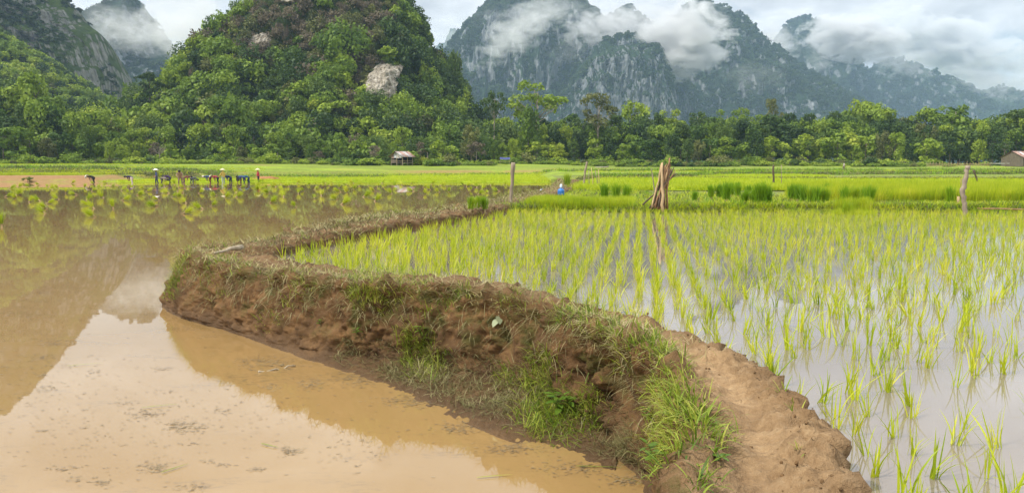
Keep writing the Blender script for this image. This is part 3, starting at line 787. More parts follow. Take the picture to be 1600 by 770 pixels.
place_tree('vine', 2, 712, 88, 292, 'vine covered pillar of foliage on the right shoulder of the hill', wide=.62, zg=22.0, name='vine_pillar')
left_top = [(-60, 118), (0, 128), (40, 122), (70, 140), (110, 150), (150, 172), (190, 196), (230, 205)]
base_top = [(200, 205), (300, 200), (420, 205), (520, 212), (640, 205), (720, 195), (770, 185)]
right_top = [(745, 175), (800, 192), (835, 185), (870, 190), (930, 188), (970, 190), (1000, 172), (1020, 188), (1060, 182), (1120, 186), (1200, 172), (1250, 180), (1300, 178), (1340, 172), (1390, 180), (1440, 186), (1490, 180), (1540, 186), (1580, 168), (1660, 165)]
PLACES = [(60, 'by the left picture edge'), (130, 'below the grey cliff'), (215, 'below the misty gap'), (330, 'above the standing workers'), (450, 'by the pale banana plant'), (560, 'below the small pale rock'), (660, 'near the field hut'), (770, 'right of the field hut'), (880, 'below the broad mountain'), (990, 'below the fluted ridge'), (1100, 'above the stick bundle'), (1220, 'below the green shoulder'), (1340, 'below the dark knob peak'), (1450, 'below the serrated ridge'), (1530, 'behind the bamboo fence'), (9999, 'near the rusty roofed barn')]
def row(tops, x0, x1, step, Y, frac, kinds, label, group, jit=6):
    x = x0
    while x < x1:
        t = np.interp(x, *zip(*tops)); yb = 260.0
        top = yb - (yb - t) * frac * random.uniform(.80, 1.14)
        kd = random.choice(kinds)
        nearby = next(w for lim, w in PLACES if x < lim)
        lab = label.replace('PLACE', nearby).replace('KIND', {'round': 'leafy round tree', 'dark': 'dark green tree', 'tall': 'tall open crowned tree', 'vine': 'vine hung tree', 'bamboo': 'feathery bamboo clump', 'dry': 'brownish half dry tree', 'bush': 'green bush'}[kd])
        place_tree(kd, random.randrange(4), x + random.uniform(-jit, jit), top, Y + random.uniform(-5, 5), lab, group, wide=random.uniform(.85, 1.25) * (.8 if kd in ('round', 'dark') and frac > .9 else 1))
        x += step * random.uniform(.8, 1.2)
row(left_top, -40, 215, 26, 226, 1.0, ['round', 'round', 'dark'], 'KIND at the back of the left forest PLACE', 'trees of the left forest edge')
row(left_top, -30, 215, 24, 210, .70, ['round', 'vine', 'dark', 'round'], 'KIND at mid height of the left forest PLACE', 'trees of the left forest edge')
row(left_top, -30, 215, 24, 200, .42, ['vine', 'bush', 'round', 'bush'], 'low KIND at the left forest foot PLACE', 'trees of the left forest edge')
row(base_top, 205, 765, 26, 214, 1.0, ['round', 'vine', 'dark', 'bamboo', 'round'], 'KIND at the foot of the jungle hill PLACE', 'trees at the foot of the hill')
row(base_top, 195, 765, 27, 203, .58, ['vine', 'bush', 'bamboo', 'dry', 'round', 'bush'], 'low front KIND at the hill foot PLACE', 'trees at the foot of the hill', 9)
row(right_top, 765, 1640, 20, 258, 1.06, ['round', 'bamboo', 'dark', 'tall', 'round', 'bamboo'], 'KIND in the back of the right wood PLACE', 'trees of the right tree line')
row(right_top, 770, 1640, 21, 242, .84, ['round', 'vine', 'dark', 'bamboo', 'bamboo'], 'KIND in the middle of the right wood PLACE', 'trees of the right tree line')
row(right_top, 770, 1560, 22, 226, .56, ['vine', 'bush', 'dark', 'round', 'bush', 'vine'], 'low front KIND of the right wood PLACE', 'trees of the right tree line')

# small one-off plants of the tree line
def banana(px, Y, h, label):
    x = float(aty(px, 200, Y)[0]); z0 = float(far_z(np.array(x), np.array(float(Y))))
    root = link('banana_plant', None, label=label, cat='plant', loc=(x, Y, z0))
    m = MB(); m.tube([(0, 0, -.2), (.05, 0, h * .3), (.1, 0, h * .62)], [.22, .17, .10], 7); link('stem', m.mesh('stem', M_barkl), root)
    rs = np.random.RandomState(int(px))
    for i in range(8):
        a = i * .785 + rs.rand() * .5; L = h * rs.uniform(.45, .62); n = 7; V = []; 
        th = rs.uniform(.15, .6)
        for j in range(n):
            f = j / (n - 1); ang = th + 1.5 * f * rs.uniform(.8, 1); r = L * f * math.sin(min(1.5, th + .75 * f)); z = h * .6 + L * f * math.cos(th + 1.1 * f)
            w = .28 * h / 4 * math.sin(math.pi * (.08 + .9 * f))
            for sgn in (-1, 1): V.append((.1 + r * math.cos(a) - sgn * w * math.sin(a), r * math.sin(a) + sgn * w * math.cos(a), z - .05 * abs(sgn)))
        q = [(2 * j, 2 * j + 1, 2 * j + 3, 2 * j + 2) for j in range(n - 1)]
        link('leaf', mesh_np('banana_leaf', V, [q], [M_bamb], {'rnd': np.full(len(V), rs.rand())}), root)
banana(432, 200, 4.6, 'pale banana plant among the trees at the hill foot, left of the hut')
banana(667, 197, 5.4, 'banana plant with a dry brown stem just right of the field hut')
def bare_tree(px, Y, top, label):
    x = float(aty(px, 200, Y)[0]); z0 = float(far_z(np.array(x), np.array(float(Y)))); h = float(aty(px, top, Y)[2]) - z0
    rs = np.random.RandomState(5); root = link('bare_tree', None, label=label, cat='tree', loc=(x, Y, z0))
    m = MB(); m.tube([(0, 0, -.3), (.1, 0, h * .4), (0, 0, h * .62)], [.22, .17, .13], 6); link('trunk', m.mesh('trunk', M_barkl), root)
    for i in range(9):
        a = rs.rand() * 6.28; b = np.array([0, 0, h * rs.uniform(.38, .62)]); e = b + np.array([math.cos(a) * h * .3, math.sin(a) * h * .2, h * rs.uniform(.2, .42)])
        m = MB(); m.tube([b, (b + e) / 2 + rs.normal(size=3) * .2, e], [.10, .06, .02], 5)
        for j in range(3):
            e2 = e + rs.normal(size=3) * h * .09 + np.array([0, 0, h * .05]); m.tube([(b + e) / 2, e2], [.04, .012], 4)
        link('branch', m.mesh('branch', M_barkl), root)
bare_tree(247, 196, 226, 'bare grey forked tree at the foot of the jungle hill above the workers')

# ------------------------------------------------------------------ forest masses on the slopes (uncountable)
def mound(name, seed, mat, n=520, leaf=.17, tall=1.0, droop=0.0, k=11):
    rs = np.random.RandomState(seed); cl = []
    for i in range(k):
        a = rs.rand() * 6.28; q = .75 * math.sqrt(rs.rand()); s = rs.uniform(.30, .50)
        cl.append((q * math.cos(a), q * math.sin(a), (.15 + .85 * (1 - q * q) * rs.uniform(.5, 1)) * tall, s, s * .9 * (1 + droop)))
    return crown_mesh(name, cl, n, leaf, mat, seed, droop * .4)
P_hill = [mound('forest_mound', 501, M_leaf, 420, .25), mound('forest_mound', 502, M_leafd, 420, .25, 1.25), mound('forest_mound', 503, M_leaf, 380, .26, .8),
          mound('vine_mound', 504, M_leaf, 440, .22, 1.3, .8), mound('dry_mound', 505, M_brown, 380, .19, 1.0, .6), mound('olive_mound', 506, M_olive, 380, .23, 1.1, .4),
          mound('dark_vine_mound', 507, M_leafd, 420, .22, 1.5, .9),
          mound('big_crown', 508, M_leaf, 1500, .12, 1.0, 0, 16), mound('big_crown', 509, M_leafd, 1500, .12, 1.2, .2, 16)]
def sample_grid(G, n, rs):
    a = G[:-1, :-1]; b = G[1:, :-1]; c = G[:-1, 1:]; d = G[1:, 1:]
    ar = np.linalg.norm(np.cross(b - a, c - a), axis=-1).ravel(); i = rs.choice(len(ar), n, p=ar / ar.sum())
    u, v = rs.rand(n, 1), rs.rand(n, 1)
    A, B, C_, D = (q.reshape(-1, 3)[i] for q in (a, b, c, d))
    return A * (1 - u) * (1 - v) + B * u * (1 - v) + C_ * (1 - u) * v + D * u * v
ROCKS = [(408, 66, 22, 17), (592, 130, 20, 30), (494, 196, 8, 14), (455, 2, 14, 6), (160, 330, 1, 1)]
rs = np.random.RandomState(77)
P = sample_grid(G_hill, 4000, rs); px, py, _ = topx(P)
keep = (P[:, 2] > .5) & (P[:, 1] < 325)
for rx, ry, a, b in ROCKS: keep &= ((px - rx) / a) ** 2 + ((py - ry) / b) ** 2 > .72
P, px, py = P[keep], px[keep], py[keep]
wob = 22 * fbm(np.stack([px / 40, py / 40, 0 * px], -1), 3)
drym = (((px - 505) / 125) ** 2 + ((py - 5) / 95) ** 2 + wob / 40 < 1) | (((px - 400) / 50) ** 2 + ((py - 65) / 34) ** 2 + wob / 50 < 1) | (((px - 570) / 30) ** 2 + ((py - 100) / 40) ** 2 < 1) | (((px - 540) / 16) ** 2 + ((py - 170) / 26) ** 2 < 1)
big = rs.rand(len(P)) < .06
idx = rs.choice(7, len(P), p=[.30, .12, .22, .18, .01, .07, .10])
right = (px > 610 + wob) & (rs.rand(len(P)) < .6); idx[right] = rs.choice([1, 6, 3], right.sum())  # mostly dark mounds here: the hill's shaded right side put into leaf colour
dr = drym & (rs.rand(len(P)) < .92); idx[dr] = rs.choice([4, 4, 4, 5], dr.sum())
idx[big & ~dr] = rs.choice([7, 8], (big & ~dr).sum())
s = (1.1 + 3.6 * rs.rand(len(P)) ** 2.2) * np.where(dr, .72, 1) * np.where(big & ~dr, 1.35 + .5 * rs.rand(len(P)), 1) * np.where(P[:, 2] < 12, 1.15, 1)
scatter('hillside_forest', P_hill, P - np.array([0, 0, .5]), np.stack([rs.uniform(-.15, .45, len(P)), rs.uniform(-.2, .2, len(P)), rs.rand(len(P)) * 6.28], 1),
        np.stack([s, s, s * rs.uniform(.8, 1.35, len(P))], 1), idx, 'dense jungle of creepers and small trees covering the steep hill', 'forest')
P = sample_grid(G_slope, 2600, rs); P = P[(P[:, 0] > -330) & (P[:, 2] > 2)]
s = rs.uniform(2.4, 4.6, len(P))
scatter('slope_forest', P_hill, P, np.stack([rs.uniform(-.1, .3, len(P)), rs.uniform(-.2, .2, len(P)), rs.rand(len(P)) * 6.28], 1), np.stack([s, s, s * rs.uniform(.8, 1.2, len(P))], 1),
        rs.choice([0, 1, 2, 3, 5], len(P), p=[.34, .18, .24, .2, .04]), 'bright green forest on the slope under the grey left cliff', 'forest')
# tree cover of the limestone mountains, thinner where the rock stands steep
M_farleaf = foliage('far_leaves', [(.05, (.010, .022, .010)), (.5, (.028, .055, .018)), (1, (.07, .11, .03))], .2, .012)
P_far = [mound('far_crown', 521, M_farleaf, 70, .5, 1.0, 0, 6), mound('far_crown', 522, M_farleaf, 70, .5, .8, 0, 6), mound('far_crown', 523, M_farleaf, 70, .5, 1.3, .3, 6)]
def cover(name, G, n, smin, smax, label, thr=.38, zmin=12):
    P = sample_grid(G, n * 3, rs)
    nz = fbm(np.stack([P[:, 0] / 40, P[:, 1] / 60, P[:, 2] / 120], -1), 4) + .9 * fbm(np.stack([P[:, 0] / 14, P[:, 1] / 30, P[:, 2] / 60], -1), 3)
    px, py, _ = topx(P)
    P = P[(nz < thr - .42) & (P[:, 2] > zmin) & (px > -60) & (px < 1660) & (py > -60)][:n]
    s = rs.uniform(smin, smax, len(P))
    scatter(name, P_far, P, np.stack([rs.uniform(-.2, .3, len(P)), rs.uniform(-.2, .2, len(P)), rs.rand(len(P)) * 6.28], 1), np.stack([s, s, s * rs.uniform(.7, 1.2, len(P))], 1), rs.choice(3, len(P), p=[.45, .3, .25]), label, 'forest')
cover('cliff_trees', G_cliff, 4200, 1.3, 3.2, 'small trees clinging to the grey cliff on the left', .30)
cover('peak_trees', G_b, 3000, 3, 6.5, 'dark trees on the misty pointed peak')
cover('broad_mountain_trees', G_d, 7000, 4, 8.5, 'dark forest on the broad blue grey mountain')
cover('ridge_trees', G_d2, 2600, 3.5, 7, 'trees between the flutes of the cliff ridge', .12)
cover('shoulder_mountain_trees', G_e, 6000, 4, 9, 'forest on the long green shoulder', .75)
cover('serrated_ridge_trees', G_f, 6000, 5, 11, 'forest on the long serrated ridge')
cover('spur_trees', G_f2, 1800, 5, 9, 'forest on the rocky spur', .2)

# pale limestone showing through the jungle
def rock_mat():
    k = NT('pale_limestone'); o = k.pos(); st = k.noise(k.mapping(o, (1, 1, .3)), .7, 6, .65); f = k.noise(o, 2.5, 5, .6)
    col = k.ramp(st, [(.34, (.13, .11, .085)), (.5, (.36, .32, .25)), (.66, (.58, .54, .46))])
    col = k.mix(k.ramp(f, [(.5, 0.0), (.66, .7)]), col, (.13, .105, .08))
    return k.done(k.principled(col, .9, .15, k.bump(k.math('ADD', st, f), 1, .5)))
M_rock = rock_mat()
def hill_at(px, py):
    x, y, d = topx(G_hill); i = np.argmin((x - px) ** 2 + (y - py) ** 2 + 1e9 * (G_hill[..., 1] > 312)); return G_hill.reshape(-1, 3)[i]
rs = np.random.RandomState(61)
for (rx, ry, a, b), lab, sd in zip(ROCKS[:4], ('white broken rock patch high on the left of the hill', 'pale cream rock face on the right middle of the hill', 'small pale rock low in the middle of the hill', 'small grey rock near the dry top of the hill'), range(4)):
    c = hill_at(rx, ry); u = c[1] / FPX; n = 70                 # a craggy face bulging out of the slope
    gx, gz = np.meshgrid(np.linspace(-1.35, 1.35, n), np.linspace(-1.35, 1.35, n)); X = gx * a * u; Z = gz * b * u
    up_h, dn_h = hill_at(rx, ry - b), hill_at(rx, ry + b); slope = (up_h[1] - dn_h[1]) / max(1.0, up_h[2] - dn_h[2])
    q = np.stack([X * .28 + 31 * sd, 0 * X, Z * .14], -1)
    mask = 1 - np.sqrt(gx ** 2 + gz ** 2) + .45 * fbm(np.stack([X * .35 + 9 * sd, Z * .35, 0 * X], -1), 4, .6)
    out_ = np.clip(mask * 4 - .25, -6, 1) * min(3.4, .22 * a * u + 1.6) + .9 * fbm(q * 2, 4, .6, True) + .45 * fbm(q * 7, 3, .6)
    out_ = np.round(out_ / .7) * .7 * .45 + out_ * .55
    G = np.stack([X + .3 * fbm(q * 5 + 3, 3), Z * slope * 1.0 - out_ - .6, Z + .3 * fbm(q * 5 + 8, 3)], -1)
    link('rock_outcrop', mesh_np('rock', G.reshape(-1, 3), [grid_faces(n, n)], [M_rock]), label=lab, cat='rock', loc=c)

# the shaded inside of the right wood, seen between its trees
rs = np.random.RandomState(6); n = 900; px = rs.uniform(755, 1660, n); Y = rs.uniform(236, 282, n); x = (px - CX) / FPX * Y; z0 = far_z(x, Y)
ht = (aty(px, np.interp(px, *zip(*right_top)), Y)[2] - z0) * rs.uniform(.15, .80, n); s = rs.uniform(1.8, 3.0, n)
scatter('wood_interior', P_hill, np.stack([x, Y, z0 + ht - s], 1), np.stack([0 * x, 0 * x, rs.rand(n) * 6.28], 1), np.stack([s, s, s * 1.3], 1), rs.choice([0, 1, 3, 6], n), 'dense leafy inside of the right wood seen between its trees', 'forest')
# undergrowth along the forest edge
rs = np.random.RandomState(5)
n = 1500; px = rs.uniform(-20, 1620, n); px = np.where((px > 1440) & (rs.rand(n) < .8), rs.uniform(770, 1440, n), px); Y = np.where(px < 770, rs.uniform(186, 203, n), rs.uniform(206, 226, n)) + 4 * np.sin(px / 60)
Y = np.where((px > 592) & (px < 668), np.maximum(Y, 198), Y); x = (px - CX) / FPX * Y; z = far_z(x, Y); s = rs.uniform(.5, 1.5, n) * np.where(rs.rand(n) < .15, 1.7, 1)
scatter('undergrowth', P_hill, np.stack([x, Y, z - .2], 1), np.stack([0 * x, 0 * x, rs.rand(n) * 6.28], 1), np.stack([s * 1.2, s, s * .8], 1), rs.choice([0, 2, 3, 5, 1], n, p=[.35, .35, .12, .08, .10]),
        'bright weeds and undergrowth along the forest edge', 'undergrowth')
# ================================================================== rice
RICE = [(.05, (.17, .25, .010)), (.35, (.34, .44, .015)), (.65, (.50, .56, .022)), (1.0, (.64, .62, .06))]
M_rice = foliage('rice_blades', RICE, .42, .9, .45, .35, 1.0)
M_riceY = foliage('pale_rice_blades', [(.05, (.22, .30, .010)), (.4, (.38, .47, .012)), (1, (.52, .56, .025))], .42, .15, .5, .3, 1.0)
M_bund = foliage('seedling_leaves', [(.05, (.12, .22, .008)), (.35, (.27, .40, .014)), (.75, (.42, .52, .02)), (1, (.52, .56, .04))], .40, .5, .5, .3, 1.0)
M_bundd = foliage('dark_seedling_leaves', [(.05, (.05, .13, .006)), (.4, (.14, .29, .010)), (.8, (.25, .41, .016)), (1, (.36, .46, .02))], .40, .5, .5, .3, 1.0)
M_root = plain('pale_roots', (.42, .32, .17), .9, .1)

def tuft(name, seed, n, L, spread, lean, bend, width, mat, segs=3, sub=.0):
    rs = np.random.RandomState(seed)
    b = rs.normal(size=(n, 3)) * spread; b[:, 2] = -sub
    V, q, t, r, tp = blades(b, rs.rand(n) * 6.28, rs.uniform(*L, n), np.abs(rs.normal(0, lean, n)), rs.uniform(bend[0], bend[1], n), rs.uniform(*width, n), segs, rs.uniform(-.6, .6, n), rs.rand(n))
    return mesh_np(name, V, [q, t], [mat], {'rnd': r, 'tpos': tp})
P_rice = [tuft('rice_seedling', 700 + k, 8 + k % 6, (.15, .32), .018, .26, (-.1, 1.0), (.007, .0135), M_rice, 4, .02) for k in range(14)]
# planting grid inside the paddy
inner = W1 - outd * .10
ip = inner[(inner[:, 1] < 28.0)][::4, :2]
INNER = [tuple(p) for p in ip] + [(70, 27.4), (70, -4)]
rs = np.random.RandomState(21); sp = .28
gx, gy = np.meshgrid(np.arange(-9, 40, sp), np.arange(-2, 34, sp)); gx = gx.ravel(); gy = gy.ravel()
c_, s_ = math.cos(.16), math.sin(.16); X = gx * c_ + gy * s_; Y = -gx * s_ + gy * c_
X = X + rs.normal(0, .035, X.shape); Y = Y + rs.normal(0, .05, Y.shape)
px, py, d = topx(np.stack([X, Y, 0 * X + RW + .1], -1))
ok = in_poly(X, Y, INNER) & (Y > 2) & (Y < 28.2) & (px > -60) & (px < 1680) & (py < 860)
gone = .08 + .30 * sstep(850, 1450, px) * sstep(20, 6, Y)
ok &= rs.rand(len(X)) > gone
ok &= fbm(np.stack([X * .5, Y * .5, 0 * X], -1), 3) > -.75
X, Y, px, py, d = X[ok], Y[ok], px[ok], py[ok], d[ok]
vis = (px > 0) & (px < 1600) & (py < 790)
order = np.argsort(np.where(vis, d, 1e9))
near, rest = order[:300], order[300:]
for i in near:
    sc = rs.uniform(.8, 1.25)
    link('rice_seedling', P_rice[rs.randint(14)], None, 'young rice seedling standing in the near flooded paddy', 'rice plant', 'rice seedlings in the near paddy', None, (X[i], Y[i], RW), (rs.normal(0, .12), rs.normal(0, .12), rs.rand() * 6.28), (sc, sc, sc * rs.uniform(.85, 1.15)))
n = len(rest); sc = rs.uniform(.85, 1.35, n); lf = (.84 + .26 * sstep(3, -4, X[rest])) * (1 - .14 * sstep(12, 20, Y[rest]))
scatter('planted_rice', P_rice, np.stack([X[rest], Y[rest], 0 * X[rest] + RW], 1), np.stack([rs.normal(0, .12, n), rs.normal(0, .12, n), rs.rand(n) * 6.28], 1), np.stack([sc * lf, sc * lf, sc * lf * rs.uniform(.9, 1.25, n)], 1), rs.randint(0, 14, n),
        'rows of young rice filling the flooded paddy', 'rice')

# dense young rice on the level fields beyond
P_tuft = [tuft('rice_tuft', 730 + k, 16, (.24, .40), .10, .30, (.1, .9), (.012, .022), [M_rice, M_riceY, M_bund][k % 3]) for k in range(6)]
def px_points(poly, n, z, rs, zf=None):
    poly = np.array(poly, float); lo, hi = poly.min(0), poly.max(0); out = []
    got = 0
    while got < n:
        q = rs.uniform(lo, hi, (n * 2, 2)); q = q[in_poly(q[:, 0], q[:, 1], poly)]; out.append(q); got += len(q)
    q = np.concatenate(out)[:n]; P = atz(q[:, 0], q[:, 1], z).T
    if zf is not None: P[:, 2] = zf(P[:, 0], P[:, 1])
    return P
def field(name, poly, n, z, s, prot, label, zf=None, sheet_=True, seed=1):
    rs = np.random.RandomState(seed); P = px_points(poly, n, z, rs, zf)
    if sheet_:
        sheet(name + '_sheet', [tuple(atz(x, y, z)[:2]) for x, y in poly], z - .048 if z < .5 else z + .01, M_field)
    sc = rs.uniform(*s, n); scatter(name, P_tuft, P, np.stack([0 * sc, 0 * sc, rs.rand(n) * 6.28], 1), np.stack([sc * 1.5, sc * 1.5, sc], 1), rs.choice(prot, n), label, 'rice')
field('pond_side_rice', [(150, 284.4), (600, 284.6), (856, 285.2), (884, 279.5), (1000, 275.5), (1085, 272.5), (880, 270.6), (640, 272.8), (430, 277.2), (330, 280.6), (240, 282.4)], 9000, .06, (.7, 1.1), [1, 4, 1, 0], 'bright yellow green rice field behind the muddy pond', seed=2)
field('middle_rice', [(885, 297), (1100, 297.5), (1640, 297), (1640, 283.5), (1250, 283), (1100, 281), (930, 281.5)], 8000, .84, (.7, 1.15), [1, 4, 1, 0, 2], 'yellow green rice field beyond the seedling nursery', seed=3)
field('far_strip_rice', [(1085, 279), (1250, 279.5), (1300, 276), (1240, 274), (1110, 274.5)], 1500, .84, (.6, .9), [1, 0, 2], 'small green rice plot left of the dull stubble', seed=4)
field('left_terrace_rice', [(-20, 273.7), (130, 273.4), (250, 271.2), (300, 270.6), (150, 271.2), (-20, 271.9)], 2500, .78, (.7, 1.1), [1, 4, 0], 'narrow bright rice terrace above the brown bank on the left', lambda x, y: far_z(x, y), False, 5)
field('left_upper_rice', [(-20, 266.5), (200, 265.6), (380, 266.5), (420, 263.5), (200, 262), (-20, 262.4)], 2200, 1.15, (.5, .9), [1, 2, 2, 0], 'green terrace in front of the left forest', lambda x, y: far_z(x, y), False, 6)
field('right_far_rice', [(900, 268.5), (1640, 268.5), (1640, 265.2), (900, 265.8)], 2600, .85, (.5, .9), [1, 2, 0, 4], 'thin green field strips in front of the right tree line', lambda x, y: far_z(x, y), False, 7)
# seedling nursery beds
P_bed = [tuft('seedling_tuft', 760 + k, 26, (.28, .46), .07, .16, (0, .5), (.008, .014), [M_rice, M_bund, M_riceY, M_bund][k], 3) for k in range(4)]
def bed(name, poly, n, s, label, seed, prot=(0, 1, 2, 3), h=1.0):
    rs = np.random.RandomState(seed); P = px_points(poly, n, .82, rs, nursery_z); sc = rs.uniform(*s, n)
    scatter(name, P_bed, P, np.stack([rs.normal(0, .1, n), rs.normal(0, .1, n), rs.rand(n) * 6.28], 1), np.stack([sc, sc, sc * h], 1), rs.choice(prot, n), label, 'rice')
bed('low_seedling_bed', [(822, 326), (900, 327), (990, 326), (985, 316), (935, 319), (850, 313.5), (832, 317)], 1500, (.6, .95), 'low bed of bright seedlings left of the stick bundle', 11, (1, 3, 0))
bed('tall_seedling_bed', [(1240, 312), (1300, 316), (1380, 317), (1480, 316.5), (1640, 318), (1640, 299), (1400, 298), (1230, 299)], 5600, (1.0, 1.4), 'tall dense bed of yellow green seedlings on the right', 12, (0, 2, 0, 1), 1.25)
bed('cut_seedling_row', [(1300, 331), (1365, 331), (1360, 326), (1310, 326)], 160, (.8, 1.1), 'short block of cut seedlings at the paddy edge', 13, (1, 3, 0))

# weeds on the nursery ground and its front lip
P_weed = [tuft('weed_tuft', 790 + k, 22, (.08, .24), .09, .7, (.2, 1.2), (.008, .016), m, 3) for k, m in enumerate((M_rice, M_bund, M_olive, M_bundd))]
rs = np.random.RandomState(31); n = 5200
P = px_points([(770, 331), (1640, 336), (1640, 317), (1240, 305), (900, 296), (800, 318)], n, .82, rs, nursery_z)
lip = rs.rand(n) < .35; P[lip, 1] = 28.5 + rs.normal(0, .35, lip.sum()) + .3 * np.sin(P[lip, 0] * .4); P[lip, 0] = rs.uniform(0, 20, lip.sum()); P[:, 2] = nursery_z(P[:, 0], P[:, 1])
sc = rs.uniform(.6, 1.4, n)
scatter('nursery_weeds', P_weed, P, np.stack([0 * sc, 0 * sc, rs.rand(n) * 6.28], 1), np.stack([sc * 1.3, sc * 1.3, sc], 1), rs.choice(4, n, p=[.4, .2, .25, .15]), 'low weeds and cut grass round the seedling nursery', 'weeds')

# ------------------------------------------------------------------ tied seedling bundles
def sheaf(seed, n, L, R, tilt, mat, width=(.010, .018)):
    """leaves fan out of a tied waist; returns leaves mesh and roots mesh, waist at the origin, tilted about Y"""
    rs = np.random.RandomState(seed)
    b = rs.normal(size=(n, 3)) * .035; b[:, 2] = rs.uniform(-.02, .04, n)
    V, q, t, r, tp = blades(b, rs.rand(n) * 6.28, rs.uniform(L * .75, L * 1.1, n), np.abs(rs.normal(0, R, n)), rs.uniform(.0, .55, n), rs.uniform(*width, n), 3, rs.uniform(-.8, .8, n), rs.rand(n))
    m = MB(); m.lathe([(.006, -.17), (.022, -.14), (.036, -.08), (.030, -.03), (.034, .05), (.0, .07)], sides=9); 
    for k in range(9):
        a = rs.rand() * 6.28; m.tube([(.03 * math.cos(a), .03 * math.sin(a), -.1), (.06 * math.cos(a), .06 * math.sin(a), -.24 - .07 * rs.rand())], [.006, .002], 4)
    Rm = np.array(Matrix.Rotation(tilt, 3, 'Y'))
    V = V @ Rm.T
    m.v = [v @ Rm.T for v in m.v]
    return mesh_np('sheaf_leaves', V, [q, t], [mat], {'rnd': r, 'tpos': tp}), m.mesh('sheaf_roots', M_root, True)
M_bundY = foliage('lime_seedling_leaves', [(.05, (.20, .30, .01)), (.35, (.36, .48, .016)), (.75, (.50, .58, .025)), (1, (.60, .62, .05))], .40, .5, .5, .3, 1.0)
F_sheaf = [sheaf(810 + k, 130, .54, .42, t_, M_bundY) for k, t_ in enumerate((.95, 1.1, .7, 1.25, .15, .4))]
U_sheaf = [sheaf(820 + k, 200, .40, .20, t_, M_bundd, (.009, .015)) for k, t_ in enumerate((.0, .08, -.1, .14))]
def put_sheaf(protos, k, loc, rz, s, label, group):
    lv, rt = protos[k % len(protos)]
    root = link('seedling_bundle', None, label=label, cat='seedling bundle', group=group, loc=loc, rot=(0, 0, rz), scale=s)
    link('leaves', lv, root); link('roots', rt, root)
zA = [(40,235),(95,225),(85,245),(60,190),(105,185),(140,180),(215,170),(265,185),(290,195),(320,190),(365,215,'u'),(415,225),(320,250,'r'),(165,265),(215,260),(270,275),(250,300),(240,328,'r'),(485,255),(470,185),(515,205),(540,185),(520,165),(570,240,'r'),(490,285),(515,300,'r'),(515,347,'r'),(628,300,'U'),(590,160),(620,180),(690,255),(710,222,'u'),(680,200),(735,190),(770,225),(795,195),(820,207),(930,175),(905,185),(970,168,'u'),(1020,185),(1045,178),(930,215),(960,235),(995,235),(875,255),(860,288),(1030,270),(1030,330,'L'),(1110,215,'l'),(1120,175),(1115,303,'r'),(1180,287,'l'),(1195,230),(1260,185),(1255,240),(1310,183,'u'),(1310,210),(1320,237,'l'),(1340,185),(1415,175),(1430,200),(1470,190),(1490,213),(1530,180),(1560,168),(1595,180),(1570,215),(1510,268,'l'),(1575,235),(8,402,'u'),(150,180),(400,162)]
zB = [(8,235),(10,265),(65,250),(75,280),(118,240),(155,225,'u'),(165,265),(170,298),(205,240),(260,220),(265,285),(298,270),(95,342,'l'),(245,370,'r'),(365,315),(408,297),(498,322),(545,352,'L'),(335,230),(372,258),(375,235),(430,220),(455,235),(478,220),(520,252,'u'),(518,275),(560,230),(555,255),(570,278),(612,258),(645,237),(605,208),(680,305,'L'),(748,333,'l'),(705,235),(735,270),(760,240),(790,215),(803,245),(865,240),(875,265),(845,285),(970,222),(975,270,'r'),(910,232),(1050,245),(1085,260),(1060,287),(1100,225),(1160,235),(1185,238),(1140,275),(1205,275),(1295,232),(1320,240),(1340,265),(1380,245),(1415,260),(1395,290),(1450,282),(1470,232),(1510,270),(1555,230),(1590,250)]
spots = [(a[0] / 3.556, 240 + a[1] / 3.556, a[2] if len(a) > 2 else '') for a in zA] + [(400 + a[0] / 4, 230 + a[1] / 4, a[2] if len(a) > 2 else '') for a in zB]
random.seed(4)
for px, py, f in spots:
    p = atz(px, max(py + 1.5, 286.5), .0)
    up_ = f in ('u', 'U'); big = f in ('L', 'U')
    rz = {'l': 0.0, 'L': 0.0, 'r': math.pi}.get(f, random.uniform(0, 6.28)) + random.uniform(-.4, .4)
    k = random.choice((4, 5)) if up_ else random.randrange(4)
    dx = (px, py)
    lab = {'': 'tied rice seedling bundle floating on the muddy pond', 'u': 'tied rice seedling bundle standing upright in the pond', 'l': 'seedling bundle on the pond with its pale roots pointing left', 'r': 'seedling bundle on the pond with its pale roots pointing right',
           'L': 'large fanned seedling bundle on the pond, pale roots to the left', 'U': 'large upright bundle standing clear of the others in the pond'}[f]
    if not f: lab = 'floating seedling bundle ' + ('of the far row ' if py < 292 else 'of the nearer rows ' if py > 303 else 'of the middle rows ') + next(w for lim, w in ((60, 'by the left picture edge'), (150, 'below the leftmost worker'), (230, 'below the second worker from the left'), (290, 'below the brown clad worker'), (340, 'below the gap in the worker row'), (395, 'below the right group of workers'), (460, 'just right of the last worker'), (560, 'between the workers and the hut'), (660, 'below the field hut'), (730, 'right of the hut'), (9999, 'beside the wooden post')) if px < lim)
    if px < 6: lab = 'upright bundle cut by the left edge of the picture'
    put_sheaf(F_sheaf, k, (p[0], p[1], .12 if up_ else .09), rz, random.uniform(.65, 1.12) * (1.3 if big else 1), lab, 'seedling bundles on the pond')
